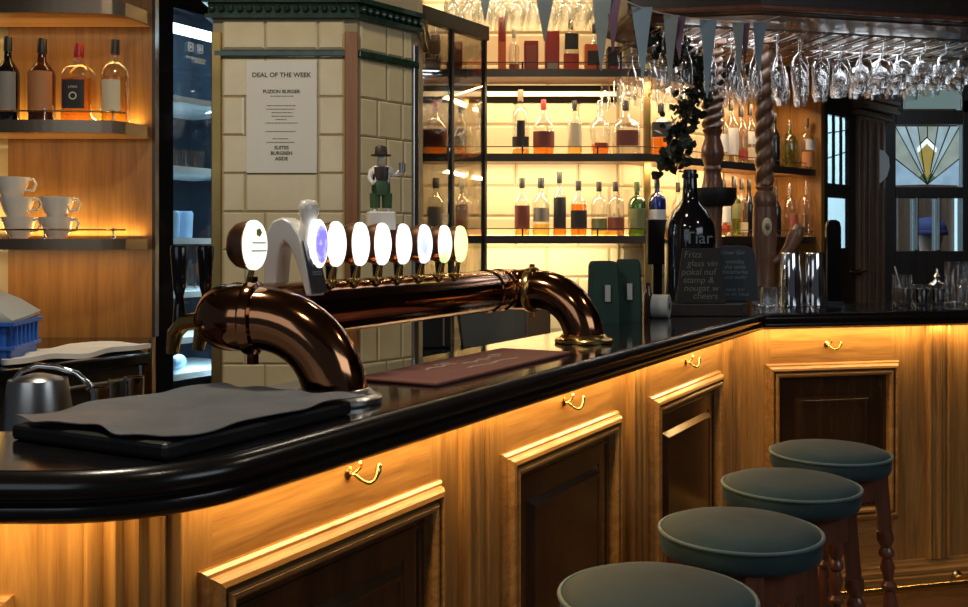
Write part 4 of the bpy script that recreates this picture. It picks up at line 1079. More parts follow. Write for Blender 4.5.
# ------------------------------------------------------------------ fridge
fx = Vector((PX(150, 3.47), 3.47))
fr_ = thing('glass_door_fridge', 'tall black glass-door fridge lit cool white between veneer panel and pillar', 'fridge', (fx.x, fx.y, 0), math.atan2(W[1], W[0]))
FW, FD, FH = .60, .42, 2.42
m = MB(); m.bb(0, .02, .0, FD, 0, FH); m.bb(FW - .02, FW, 0, FD, 0, FH); m.bb(0, FW, 0, FD, FH - .03, FH); m.bb(0, FW, 0, FD, 0, .12); m.bb(0, FW, FD - .02, FD, 0, FH); m.build('cabinet', M['black'], fr_)
m = MB(); m.bb(.021, .026, .01, FD - .02, .12, FH - .03); m.bb(FW - .026, FW - .021, .01, FD - .02, .12, FH - .03); m.bb(.026, FW - .026, FD - .03, FD - .021, .12, FH - .03); m.build('liner', M['fridgein'], fr_)
m = MB(); m.bb(0, .078, -.03, -.002, .1, FH); m.bb(FW - .06, FW, -.03, -.002, .1, FH); m.bb(.078, FW - .06, -.03, -.002, PZ(12, 3.6), FH); m.bb(.078, FW - .06, -.03, -.002, .1, .2); do = m.build('door_frame', M['blackgloss'], fr_)
MB().bb(.078, FW - .06, -.018, -.012, .2, PZ(12, 3.6)).build('pane', M['winglass'], do)
fz = [PZ(y, 3.62) for y in (96, 166, 238, 292, 338, 374)]
for zz in fz: MB().bb(.028, FW - .028, .02, FD - .04, zz - .022, zz).build('wire_shelf', M['fridgeshelf'], fr_)
MB().bb(.06, FW - .06, .01, .04, PZ(32, 3.6), PZ(24, 3.6)).build('lamp_tube', M['led_cool'], fr_)
# mark on the glass
m = MB()
for x_ in (.158, .205):
    for a, b, c, d_ in ((0, .028, 0, .006), (0, .028, .028, .034), (0, .006, 0, .034), (.022, .028, 0, .034), (.010, .018, .012, .022)): m.bb(x_ + a, x_ + b, -.020, -.0185, PZ(51, 3.6) + c, PZ(51, 3.6) + d_)
for x_, w_, zz in ((.15, .03, 58), (.185, .06, 58), (.19, .05, 61)): m.bb(x_, x_ + w_, -.020, -.0185, PZ(zz, 3.6), PZ(zz, 3.6) + .008)
m.build('door_emblem', M['l_white'], fr_)
fmx = Matrix.LocRotScale(fr_.location, fr_.rotation_euler, None)
def fin(x, y, z): return fmx @ Vector((x, y, z))
# things stored in it
n_ = 0
for j, xx in enumerate((.195, .240, .285, .33)):
    o = MB().lathe([(.001, 0), (.018, 0), (.022, .07), (.020, .07), (.016, .004)], n=16, cap0=False, cap1=False).build('stored_glass', M['wineglass'], smooth=50, loc=fin(xx, .10, fz[1] + .001))
    tag(o, 'small clear glass in the row on the second fridge shelf', 'glass', 'clear glasses on the second fridge shelf')
for j, (xx, lv, lb) in enumerate(((.20, 0, 'blue cup on the third fridge shelf, standing by the frame'), (.265, 0, 'blue cup on the third fridge shelf, second from the frame'))):
    o = MB().lathe([(.001, 0), (.022, 0), (.026, .09), (.022, .10), (.001, .10)], n=18, cap0=False, cap1=False).build('blue_cup', M['can'], smooth=50, loc=fin(xx, .10, fz[2] + .001)); tag(o, lb, 'cup')
for j, xx in enumerate((.215, .285)):
    o = MB().lathe([(.001, 0), (.026, 0), (.03, .10), (.027, .10), (.023, .006)], n=18, cap0=False, cap1=False).build('stored_tumbler', M['wineglass'], smooth=50, loc=fin(xx, .10, fz[3] + .001)); tag(o, ['clear tumbler on the fourth fridge shelf, nearer the frame', 'clear tumbler on the fourth fridge shelf, nearer the pillar'][j], 'glass')
o = MB().lathe([(.001, 0), (.026, 0), (.026, .12), (.02, .125), (.001, .125)], n=18, cap0=False, cap1=False, mtx=T((0, 0, .028)) @ Matrix.Rotation(PI / 2, 4, 'X')).build('drinks_can', M['can'], smooth=50, loc=fin(.27, .14, fz[5] + .001)); tag(o, 'pale blue can lying on the lowest visible fridge shelf', 'can')

# ------------------------------------------------------------------ canopy, columns, rack, hanging glasses
DCAN = 3.90; ZC = PZ(10.5, DCAN)
cc0 = (PX(761, DCAN), DCAN)
cv = Vector(V)
can = thing('bar_canopy', 'dark wooden canopy with glass rack above the short counter', 'canopy')
c1 = (cc0[0] + V[0] * 1.9, cc0[1] + V[1] * 1.9); c2 = (c1[0] - .25, c1[1] + 1.05); c3 = (PX(628, 3.99), 3.99); c4 = (c3[0] - .05, 4.42)
cpoly = [c3, cc0, c1, c2, (c4[0] + .4, 4.98), c4]
MB().prism(cpoly, ZC, ZC + .28).build('fascia_box', M['darkwood'], can, bevel=.01)
MB().prism(offset_poly(cpoly, .05), ZC - .006, ZC + .01).build('underside', M['mahog'], can)
e = [c3, cc0, c1]
m = MB()
for i in range(2):
    a, b = Vector(e[i]), Vector(e[i + 1]); c = (a + b) / 2; t = b - a
    m.box((c.x, c.y - .008, ZC + .012), (t.length + .01, .02, .02), rz=math.atan2(t.y, t.x))
m.build('lower_bead', M['mahog'], can, bevel=.005)
rack = thing('glass_rack', 'metal glass rack of parallel rails under the canopy', 'rack')
ZR = PZ(24, 4.0)
org = Vector((.80, 3.98)); nv = Vector((-V[1], V[0]))
def rk(a, b): p = org + cv * a + nv * b; return p
for j in range(17):
    a = -.06 + j * .102
    for sgn in (-.016, .016):
        p, q = rk(a + sgn, .02), rk(a + sgn, .80)
        if j == 0 and sgn < 0: pass
        MB().tube([(p.x, p.y, ZR - .006), (q.x, q.y, ZR - .006)], .003, 6).build('rail', M['raild'], rack, smooth=50)
m = MB()
for b in (.06, .42, .78):
    p, q = rk(-.10, b), rk(1.66, b); m.tube([(p.x, p.y, ZR + .004), (q.x, q.y, ZR + .004)], .005, 6)
m.build('cross_bar', M['raild'], rack, smooth=50)
for a in (-.05, .8, 1.6):
    for b in (.06, .78):
        p = rk(a, b); MB().tube([(p.x, p.y, ZR), (p.x, p.y, ZC - .005)], .004, 6).build('hanger', M['steel'], rack, smooth=50)
def glass_mesh(kind, h):
    if kind == 'flute': pr = [(.001, 0), (.031, 0), (.032, -.002), (.006, -.008), (.004, -.02), (.0038, -.085), (.008, -.095), (.020, -.12), (.026, -.16), (.025, -.20), (.021, -.225)]
    elif kind == 'wine': pr = [(.001, 0), (.034, 0), (.035, -.002), (.007, -.008), (.0045, -.02), (.0042, -.075), (.010, -.086), (.028, -.105), (.037, -.135), (.036, -.17), (.029, -.205)]
    else: pr = [(.001, 0), (.034, 0), (.035, -.002), (.007, -.008), (.005, -.02), (.005, -.06), (.012, -.07), (.036, -.085), (.043, -.12), (.041, -.155), (.036, -.185)]
    return MB().lathe([(r, z * h) for r, z in pr], n=20, cap0=False, cap1=False)
gp = {}
for kd in ('flute', 'wine', 'goblet'):
    gp[kd] = (glass_mesh(kd, {'flute': 1.12, 'wine': .98, 'goblet': .82}[kd]).build('wine_glass', M['wineglass'], smooth=50))
used = {k: False for k in gp}
GL = {'flute': 'slim clear champagne flute hanging upside down in the rack under the canopy', 'wine': 'clear wine glass hanging upside down in the rack under the canopy', 'goblet': 'clear wide-bowled goblet hanging upside down in the rack under the canopy'}
GG = {'flute': 'flutes in the rack', 'wine': 'wine glasses in the rack', 'goblet': 'goblets in the rack'}
def hang(kd, x, y, z, label, group):
    o = gp[kd] if not used[kd] else gp[kd].copy()
    if used[kd]: COL.objects.link(o)
    used[kd] = True
    o.location = (x, y, z); o.rotation_euler.z = random.uniform(0, 3); tag(o, label, 'glass', group)
random.seed(11)
for j in range(17):
    kd = 'flute' if j < 6 else ('wine' if j < 11 else 'goblet')
    for b in range(5):
        p = rk(-.06 + j * .102, .08 + b * .165 + random.uniform(-.006, .006))
        hang(kd, p.x, p.y, ZR + .0, GL[kd], GG[kd])
# rack above the back shelves
r2 = thing('glass_rack', 'short glass rack hung from the ceiling above the top back shelf', 'rack')
ZR2 = 2.62
for j in range(13):
    x = -.14 + j * .072
    m = MB()
    for sgn in (-.014, .014): m.tube([(x + sgn, 4.28, ZR2 - .006), (x + sgn, 4.62, ZR2 - .006)], .0035, 6)
    m.build('rail', M['steel'], r2, smooth=50)
m = MB()
for y in (4.30, 4.60): m.tube([(-.18, y, ZR2 + .003), (.77, y, ZR2 + .003)], .005, 6)
m.build('cross_bar', M['steel'], r2, smooth=50)
for x in (-.16, .75):
    for y in (4.30, 4.60): MB().tube([(x, y, ZR2), (x, y, 2.85)], .004, 6).build('hanger', M['steel'], r2, smooth=50)
for j in range(13):
    for b in range(3):
        hang('wine', -.14 + j * .072, 4.34 + b * .10, ZR2, 'clear wine glass hanging upside down above the top back shelf', 'wine glasses above the back shelves')

def twisted(zb, zt_, r, turns, n=120, lobes=2):
    R_ = []
    for i in range(n + 1):
        z = zb + (zt_ - zb) * i / n; ph = turns * 2 * PI * i / n; ring = []
        for k in range(28):
            a = 2 * PI * k / 28
            rr = r * (.80 + .20 * (abs(cos((a - ph) * lobes / 2)) ** .7))
            rr = r * (.72 + .28 * abs(sin((a - ph) * lobes / 2)))
            ring.append((rr * cos(a), rr * sin(a), z))
        R_.append(ring)
    return MB().rings(R_)
def column(label, x, d, y_tw, parts_extra, rt):
    zt0 = ZT + .001
    o = thing('carved_column', label, 'column', (PX(x, d), d, zt0))
    top = ZC - .008 - zt0; zt_ = PZ(y_tw, d) - zt0
    twisted(zt_, top - .03, rt, 4.5).build('twisted_shaft', M['colw'], o, smooth=60)
    MB().bb(-.05, .05, -.05, .05, top - .03, top).build('capital', M['colw'], o, bevel=.006)
    return o, zt_
o, zt_ = column('carved column with barley-twist shaft, vase and black collar, behind the big bottle', 712.5, 4.42, 128, None, .048)
zz = lambda y: PZ(y, 4.42) - ZT - .001
MB().lathe([(.036, zz(128)), (.046, zz(130)), (.038, zz(134)), (.034, zz(138)), (.048, zz(148)), (.050, zz(156)), (.034, zz(166)), (.042, zz(169)), (.036, zz(172)), (.042, zz(180)), (.048, zz(188)), (.052, zz(190))], n=28).build('vase_turning', M['mahog'], o, smooth=45)
MB().lathe([(.05, zz(188)), (.105, zz(188.5)), (.106, zz(198)), (.085, zz(206)), (.05, zz(206))], n=32).build('black_collar', M['black'], o, smooth=40)
MB().lathe([(.055, 0), (.055, .06), (.044, .08), (.040, zz(225)), (.045, zz(208)), (.045, zz(206))], n=24).build('lower_shaft', M['colw'], o, smooth=45)
o, zt_ = column('carved column with barley-twist shaft and oval emblem, next to the steel shakers', 764.5, 4.40, 185, None, .042)
zz = lambda y: PZ(y, 4.40) - ZT - .001
MB().lathe([(.032, zz(185)), (.040, zz(187)), (.034, zz(191)), (.050, zz(197)), (.052, zz(203)), (.046, zz(207))], n=28).build('ring_turning', M['colw'], o, smooth=45)
MB().lathe([(.060, 0), (.060, .05), (.050, .07), (.048, zz(262)), (.052, zz(240)), (.050, zz(207))], n=24).build('lower_shaft', M['colw'], o, smooth=45)
mm = T((-.004, -.054, zz(227))) @ Matrix.Rotation(PI / 2, 4, 'X')
MB().lathe([(.001, .008), (.8, .006), (1, 0), (1, -.004)], n=24, sx=.022, sy=.040, mtx=mm, cap0=False).build('emblem', M['beard'], o, smooth=50)
MB().lathe([(.001, .010), (1, .0085), (1, .004)], n=6, sx=.011, sy=.018, mtx=mm, cap0=False).build('emblem_centre', M['colw'], o)
m = MB(); m.tube([(.03, -.02, zz(262)), (.07, -.03, zz(258)), (.10, -.035, zz(248)), (.125, -.038, zz(236)), (.135, -.04, zz(228)), (.12, -.045, zz(226))], [.02, .024, .026, .034, .030, .012], 14); m.build('curled_bracket', M['colw'], o, smooth=60)

# ------------------------------------------------------------------ vine
random.seed(5)
vi = thing('hanging_vine', 'dark artificial vine trailing from the canopy beside the carved column', 'vine')
path = [P(652, 22, 4.20), P(666, 45, 4.20), P(690, 60, 4.22), P(697, 85, 4.22), P(690, 110, 4.22), P(682, 130, 4.22), P(676, 150, 4.22), P(668, 170, 4.22)]
path[0].z = ZC
MB().tube(path, .006, 8).build('stem', M['stem'], vi, smooth=50)
m = MB()
def leaf(c, s, rot):
    vs = [(0, 0, 0), (s * .45, s * .3, .12 * s), (s * .5, s * .75, 0), (0, s * 1.25, -.15 * s), (-s * .5, s * .75, 0), (-s * .45, s * .3, .12 * s), (0, s * .6, .05 * s)]
    mm = T(c) @ rot.to_4x4()
    m.add(vs, [(0, 1, 6), (1, 2, 6), (2, 3, 6), (3, 4, 6), (4, 5, 6), (5, 0, 6)], mm)
from mathutils import Euler
for i in range(420):
    q = random.random() ** 1.0 * (len(path) - 1); a = int(q); f = q - a
    c = path[a].lerp(path[min(a + 1, len(path) - 1)], f)
    sp = .036 if a < 5 else .028
    c = c + Vector((random.gauss(0, 1) * sp, random.gauss(0, .6) * sp, random.gauss(0, .7) * sp))
    leaf(c, random.uniform(.022, .042), Euler((random.uniform(0, 6), random.uniform(0, 6), random.uniform(0, 6))).to_matrix())
m.build('leaves', M['leaf'], vi)

# ------------------------------------------------------------------ bunting
bu = thing('bunting', 'string of long blue-grey pennants hanging across the bar top', 'bunting')
def bd(x): return 3.35 + (x - 485) / 275 * .48
sp = [(470, -14), (515, -20), (545, -16), (575, -18), (605, -13), (618, -2), (640, 7), (660, 13), (690, 18), (708, 20), (740, 23), (762, 22), (780, 16)]
pts = [P(x, y, bd(x)) for x, y in sp]
MB().tube(pts, .0022, 6).build('string', M['string'], bu, smooth=50)
for x, yt, ybm, w, mt in ((485, -16, 22, 15, 'pen2'), (545, -15, 40, 22, 'pen2'), (602, -14, 70, 22, 'pen2'), (613, -8, 52, 16, 'pen3'), (642, 7, 79, 20, 'pen1'), (671, 15, 85, 14, 'pen2'), (679, 16, 60, 13, 'pen3'),
                       (708.5, 20, 97, 16, 'pen1'), (738, 23, 78, 11, 'pen2'), (745, 23, 62, 9, 'pen3'), (760, 22, 74, 13, 'pen1')):
    d = bd(x); hh = (ybm - yt) / F * d; w_ = w / F * d; th = .0012
    c = P(x, yt, d)
    m = MB(); R_ = []
    for k in range(7):
        f = k / 6; ww = w_ / 2 * (1 - f) + .002; off = .012 * sin(f * 3 + x) - .012 * sin(x)
        R_.append([(-ww, off - th, -hh * f), (ww, off + .004 * sin(f * 5) - th, -hh * f), (ww, off + .004 * sin(f * 5) + th, -hh * f), (-ww, off + th, -hh * f)])
    o = m.rings(R_).build('pennant', M[mt], bu, smooth=60, loc=c)
    if mt == 'pen3': o['label'] = 'plum coloured pennant'

# ------------------------------------------------------------------ things on the short counter
ZK = ZT + .0015
def shaker(label, x, d):
    o = thing('steel_shaker', label, 'shaker', (PX(x, d), d, ZK))
    MB().lathe([(.001, 0), (.052, 0), (.053, .004), (.042, .225), (.040, .232), (.001, .233)], n=36, cap0=False, cap1=False).build('tin', M['chrome'], o, smooth=40)
    MB().tube([(.053 * cos(a), .053 * sin(a), .004) for a in [2 * PI * k / 36 for k in range(36)]], .002, 6, closed=True).build('rolled_rim', M['chrome'], o, smooth=50)
shaker('tall polished steel cocktail shaker next to the carved column', 790, 4.28); shaker('tall polished steel cocktail shaker next to the black menu holder', 814, 4.30)
for i, (x, d, lb) in enumerate(((768, 4.22, 'cut-glass tumbler between chalkboard and shakers, in front'), (760, 4.32, 'cut-glass tumbler between chalkboard and shakers, at the rear near the column'), (776, 4.31, 'cut-glass tumbler between chalkboard and shakers, touching the shaker side'))):
    m = MB(); R_ = []
    for r, z in ((.024, 0), (.030, .005), (.033, .04), (.035, .085), (.032, .085), (.027, .012), (.001, .010)):
        R_.append([(r * (1 + .05 * (k % 2) * (z < .06)) * cos(2 * PI * k / 20), r * (1 + .05 * (k % 2) * (z < .06)) * sin(2 * PI * k / 20), z) for k in range(20)])
    tag(m.rings(R_, cap1=False).build('crystal_tumbler', M['wineglass'], loc=(PX(x, d), d, ZK)), lb, 'glass', 'cut-glass tumblers')
mh = thing('menu_holder', 'tall black rounded menu holder beyond the steel shakers', 'menu holder', (PX(833, 4.44), 4.44, ZK), .1)
ring = [(-.034, 0), (.034, 0), (.034, .34), (.028, .365), (.012, .375), (-.012, .375), (-.028, .365), (-.034, .34)]
MB().rings([[(x, -.012, z) for x, z in ring], [(x, .012, z) for x, z in ring]]).build('holder_panel', M['blackgloss'], mh, bevel=.004)
MB().bb(-.036, .036, -.03, .03, 0, .012).build('foot', M['black'], mh)
def drink(label, x, d, r, h, fill, liq, extra=None, nm='drinking_glass'):
    o = thing(nm, label, 'glass', (PX(x, d), d, ZK))
    MB().lathe([(.001, 0), (r * .9, 0), (r, .006), (r * 1.05, h), (r * .98, h), (r * .93, .012), (.001, .010)], n=28, cap0=False, cap1=False).build('glass_body', M['wineglass'], o, smooth=45)
    if fill: MB().lathe([(r * .90, .013), (r * .95, h * fill)], n=28).build('drink', M[liq], o, smooth=45)
    return o
o = drink('clear glass with pale straw on the short counter, beneath the stained-glass door', 902, 4.36, .040, .135, .55, 'cardboard')
MB().tube([(.01, 0, .02), (-.03, .005, .17)], .003, 8).build('straw', M['white'], o, smooth=50)
drink('low glass of dark drink next to the glass with straw', 921, 4.40, .036, .09, .8, 'darkdrink')
o = drink('dark-filled glass jar with silver pourer top on the short counter', 937, 4.44, .034, .085, .8, 'darkdrink', nm='sugar_jar')
MB().lathe([(.035, .086), (.030, .096), (.014, .104), (.010, .115), (.016, .122), (.010, .132), (.005, .140), (.007, .148), (.001, .160)], n=20).build('pourer_lid', M['chrome'], o, smooth=50)
drink('large clear glass jar at the frame edge on the short counter', 957, 4.40, .050, .19, 0, None, nm='glass_jar')
drink('second clear glass standing behind the large jar', 964, 4.52, .034, .17, 0, None)

# ------------------------------------------------------------------ right-hand doors
# glazed side door, running away from the viewer
pA = Vector((PX(824, 5.75), 5.75)); pB = Vector((PX(884, 6.35), 6.35)); dd = pB - pA; dl = dd.length; da = math.atan2(dd.y, dd.x)
d1 = bpy.data.objects.new('door_1', None); COL.objects.link(d1); d1.location = (pA.x, pA.y, 0); d1.rotation_euler.z = da; d1['kind'] = 'structure'
def qx(x):
    k = (x - 484) / F
    return (k * pA.y - pA.x) / (dd.x / dl - k * dd.y / dl)
def zq(y, x):
    q = qx(x); return PZ(y, pA.y + dd.y / dl * q)
a, b = qx(828), qx(849)
m = MB(); m.bb(0, a, 0, .025, 0, 2.85); m.bb(b, dl, 0, .025, 0, 2.85); m.bb(a, b, 0, .025, zq(116, 838), 2.85); m.bb(a, b, 0, .025, zq(198, 838), zq(184, 838)); m.bb(a, b, 0, .025, 0, zq(248, 838)); m.build('door_leaf', M['darkwood'], d1)
for y0, y1 in ((116, 184), (198, 248)):
    m = MB(); m.bb(a, b, .010, .015, zq(y1, 838), zq(y0, 838)); m.build('pane', M['winglass'], d1)
m = MB()
for f in (.35, .7): m.bb(a + (b - a) * f - .004, a + (b - a) * f + .004, .004, .021, zq(184, 838), zq(116, 838))
m.tube([(a, .012, zq(160, 838)), (b, .012, zq(150, 838))], .004, 6); m.tube([(a, .012, zq(135, 838)), (b, .012, zq(128, 838))], .004, 6)
m.build('lead_came', M['lead'], d1)
MB().bb(qx(855), qx(881), -.03, .0, 0, zq(118, 868)).build('door_jamb', M['doorwood'], d1, bevel=.005)
m = MB()
for i, x in enumerate((857, 862, 870, 876)): m.bb(qx(x), qx(x + 2.2), -.048, -.03, .2, zq(122, 868))
m.build('jamb_moulding', M['doorwood'], d1, bevel=.004)
m = MB()
for k, (y0, y1, o_) in enumerate(((100, 104, .10), (104, 109, .08), (109, 112, .10), (113, 118, .05))): m.bb(qx(852), dl + .02, -o_, 0, zq(y1, 868), zq(y0, 868))
m.build('cornice', M['doorwood'], d1, bevel=.004)
m = MB(); m.lathe([(.001, 0), (.012, 0), (.012, .03), (.02, .04), (.02, .05), (.001, .055)], n=16, mtx=T((qx(852), -.001, zq(272, 852))) @ Matrix.Rotation(PI / 2, 4, 'X')); m.tube([(qx(852), -.05, zq(272, 852)), (qx(858), -.055, zq(270, 852))], .008, 8); m.build('door_handle', M['brass'], d1, smooth=50)
# white curved hook-like sign on the jamb
q = qx(879); zc2 = zq(168, 878)
m = MB(); prof2 = [(-.02, .11), (.02, .10), (.05, .06), (.055, .0), (.04, -.06), (.0, -.10), (-.03, -.11), (-.02, -.06), (-.03, -.02), (-.01, .03), (-.03, .06)]
m.rings([[(x, -.010, z) for x, z in prof2], [(x, .010, z) for x, z in prof2]])
sg = thing('wall_sign', 'small white curved plaque fixed on the door jamb', 'sign', (pA.x + dd.x / dl * q - .03, pA.y + dd.y / dl * q - .10, zc2), 0)
m.build('plaque', M['l_white'], sg, bevel=.004)
MB().bb(-.01, .01, .010, .09, -.02, .02).build('bracket', M['black'], sg)
# dark door with stained glass
YD = 6.42
d2 = bpy.data.objects.new('door_2', None); COL.objects.link(d2); d2['kind'] = 'structure'
X = lambda x: PX(x, YD); Z = lambda y: PZ(y, YD)
m = MB(); m.bb(X(884), X(896), YD, YD + .08, 0, Z(100)); m.bb(X(963), X(1005), YD, YD + .08, 0, Z(100)); m.bb(X(896), X(963), YD, YD + .08, Z(124), Z(110)); m.bb(X(896), X(963), YD, YD + .08, Z(198), Z(187)); m.bb(X(896), X(963), YD, YD + .08, 0, Z(251))
for x in (917, 939): m.bb(X(x) - .012, X(x) + .012, YD, YD + .08, Z(251), Z(198))
m.build('door_leaf', M['darkwood'], d2, bevel=.004)
m = MB()
for x in (896.5, 916, 938): m.bb(X(x) - .004, X(x) + .006, YD - .010, YD + .002, Z(250), Z(198))
m.build('glazing_bead', M['l_white'], d2)
m = MB()
for xa, xb in ((896, 915), (919, 937), (941, 963)): m.bb(X(xa) , X(xb), YD + .035, YD + .04, Z(251), Z(198))
m.build('pane', M['winglass'], d2)
# stained glass fan light pieces: each colour a pane part
def flat(name, polys, m_, y):
    m = MB()
    for p in polys: m.rings([[(X(a), y, Z(b)) for a, b in p], [(X(a), y + .006, Z(b)) for a, b in p]])
    return m.build(name, m_, d2)
sgm = lambda n, c, s: glow(n, c, s, tuple(q * .72 for q in c), 14, .35, .65)
bt = (929, 184)
flat('pale_glass', [[(897, 126), (907, 126), bt], [(908, 126), (919, 126), (922, 148), (925, 170), bt], [(940, 126), (951, 126), bt, (933, 170), (937, 148)], [(952, 126), (961, 126), bt]], sgm('stained_pale', (.34, .47, .52), .75), YD + .03)
flat('grey_green_glass', [[(897, 127), bt, (897, 158)], [(961, 127), (961, 158), bt], [(919.5, 126), (929, 126), (929, 136), (921.5, 143)], [(929.5, 126), (939.5, 126), (937, 143), (929.5, 136)]], sgm('stained_grey', (.30, .37, .33), .7), YD + .03)
flat('blue_glass', [[(897, 159), bt, (897, 185)], [(961, 159), (961, 185), bt]], sgm('stained_blue', (.27, .42, .55), .8), YD + .03)
flat('white_glass', [[(919, 148), (929, 138), (939, 148), (938, 152), (929, 143), (920, 152)]], glow('stained_white', (.75, .85, .85), 1.0), YD + .026)
flat('amber_glass', [[(920.5, 152), (929, 144), (937.5, 152), (932, 172), (929, 178), (926, 172)]], sgm('stained_amber', (.42, .33, .09), .6), YD + .026)
flat('green_glass', [[(921, 177), (926, 172), (929, 178), (929, 185)], [(937, 177), (932, 172), (929, 178), (929, 185)]], sgm('stained_green', (.12, .2, .08), .5), YD + .025)
m = MB()
for a_, b_ in (((907.5, 126), bt), ((951.5, 126), bt), ((897, 158.5), bt), ((961, 158.5), bt), ((919.3, 126), (926, 172)), ((939.7, 126), (932, 172)), ((929, 126), (929, 138)), ((897, 126.5), bt), ((961, 126.5), bt)):
    m.tube([(X(a_[0]), YD + .022, Z(a_[1])), (X(b_[0]), YD + .022, Z(b_[1]))], .0035, 6)
m.build('lead_came', M['lead'], d2, smooth=50)
# arched light over the door
m = MB(); m.bb(X(884), X(1005), YD, YD + .08, Z(84), 2.85); m.bb(X(884), X(903), YD, YD + .08, Z(112), Z(84)); m.bb(X(962), X(1005), YD, YD + .08, Z(112), Z(84)); m.build('overdoor', M['darkwood'], d2)
arc = [(903, 108)] + [(903 + 12 - 12 * cos(k / 6 * PI / 2), 100 - 14 * sin(k / 6 * PI / 2)) for k in range(7)] + [(950 + 11 * sin(k / 6 * PI / 2), 86 + 14 * (1 - cos(k / 6 * PI / 2))) for k in range(7)] + [(961, 108)]
flat('arched_pane', [arc], glow('arch_dim', (.13, .19, .18), .7), YD + .03)
m = MB(); m.tube([(X(a), YD - .006, Z(b)) for a, b in arc], .008, 8); m.build('arch_bead', M['steel'], d2, smooth=50)
struct(MB().bb(X(1005), 4.4, YD, YD + .1, 0, 2.85).build('wall_door_side', M['darkwood']))
# daylight seen through the panes: porch wall and window beyond
w5 = struct(MB().bb(1.9, 4.4, 8.4, 8.5, 0, 2.85).build('wall_porch', M['doorwood']))
wn = struct(MB().bb(PX(955, 8.38), PX(985, 8.38), 8.36, 8.39, PZ(262, 8.38), PZ(190, 8.38)).build('window_1', M['outside']))
wn2 = struct(MB().bb(1.9, 2.98, 7.6, 7.63, 0.9, 2.6).build('window_2', M['outside']))
# person beyond the door
pe = thing('person', 'person in a navy knit beanie seen through the lower door panes', 'person', (PX(929, 7.2), 7.2, 0), .5)
s = 1.0
hz = PZ(236, 7.2)
skin('body', [(0, 0, hz - .66), (0, 0, hz - .50), (0, 0, hz - .30), (0, 0, hz - .20), (0, 0, hz - .13), (0, -.01, hz - .05), (0, -.015, hz + .02), (0, 0, hz + .07),
              (-.19, 0, hz - .27), (-.25, -.02, hz - .52), (-.22, -.16, hz - .72), (.19, 0, hz - .27), (.25, -.02, hz - .52), (.22, -.16, hz - .72),
              (-.09, 0, hz - .76), (-.10, 0, hz - 1.1), (-.10, .02, .08), (-.10, -.12, .04), (.09, 0, hz - .76), (.10, 0, hz - 1.1), (.10, .02, .08), (.10, -.12, .04)],
     [(0, 1), (1, 2), (2, 3), (3, 4), (4, 5), (5, 6), (6, 7), (2, 8), (8, 9), (9, 10), (2, 11), (11, 12), (12, 13), (0, 14), (14, 15), (15, 16), (16, 17), (0, 18), (18, 19), (19, 20), (20, 21)],
     [(.16, .12), (.16, .11), (.17, .11), .08, .06, .085, .095, .07, .07, .05, .035, .07, .05, .035, .10, .07, .045, .04, .10, .07, .045, .04], M['skin'], pe)
MB().lathe([(.21, hz - .85), (.20, hz - .6), (.235, hz - .35), (.21, hz - .22), (.10, hz - .15), (.085, hz - .13)], n=28, sy=.72, cap0=False, cap1=False).build('coat', M['coatm'], pe, smooth=60)
MB().lathe([(.118, hz + .015), (.121, hz + .03), (.117, hz + .07), (.095, hz + .11), (.05, hz + .132), (.001, hz + .137)], n=28, cap0=False, cap1=False).build('beanie', M['navy'], pe, smooth=60)
MB().lathe([(.123, hz + .005), (.126, hz + .01), (.126, hz + .035), (.122, hz + .04)], n=28, cap0=False, cap1=False).build('beanie_cuff', M['navy'], pe, smooth=60)

# ------------------------------------------------------------------ lights
def area(name, loc, sx, sy, power, col, direction, spread=None):
    l = bpy.data.lights.new(name, 'AREA'); l.shape = 'RECTANGLE'; l.size = sx; l.size_y = sy; l.energy = power; l.color = col
    if spread: l.spread = spread
    o = bpy.data.objects.new(name, l); COL.objects.link(o); o.location = loc
    o.rotation_euler = Vector(direction).to_track_quat('-Z', 'Y').to_euler()
    return o, l
WARM = (1.0, .66, .25)
def strip(name, p, q, z, power, nrm, col=WARM, tilt=.22, w=.025):
    p = Vector(p); q = Vector(q); c = (p + q) / 2; L = (q - p).length
    l = bpy.data.lights.new(name, 'AREA'); l.shape = 'RECTANGLE'; l.size = L; l.size_y = w; l.energy = power; l.color = col
    o = bpy.data.objects.new(name, l); COL.objects.link(o)
    xa = Vector(((q - p).x, (q - p).y, 0)).normalized(); dz = Vector((nrm[0] * tilt, nrm[1] * tilt, -1)).normalized()
    zaxis = -dz; ya = zaxis.cross(xa).normalized()
    o.location = (c.x, c.y, z); o.rotation_euler = Matrix((xa, ya, zaxis)).transposed().to_euler()
    return o
inw = (-W[1], W[0])
a0 = (O1[0] - W[0] * .02 - inw[0] * .045, O1[1] - W[1] * .02 - inw[1] * .045); a1 = (O1[0] + W[0] * 2.80 - inw[0] * .045, O1[1] + W[1] * 2.80 - inw[1] * .045)
strip('led_under_long_bar', a0, a1, ZN - .004, 8.0, inw)
vin = (-V[1], V[0])
strip('led_under_short_bar', (K[0] + V[0] * .06 - vin[0] * .045, K[1] + V[1] * .06 - vin[1] * .045), (K[0] + V[0] * 1.9 - vin[0] * .045, K[1] + V[1] * 1.9 - vin[1] * .045), ZN - .004, 5.0, vin)
strip('led_under_end', (-1.0, 1.29), (-.47, 1.29), ZN - .004, 1.4, (0, 1))
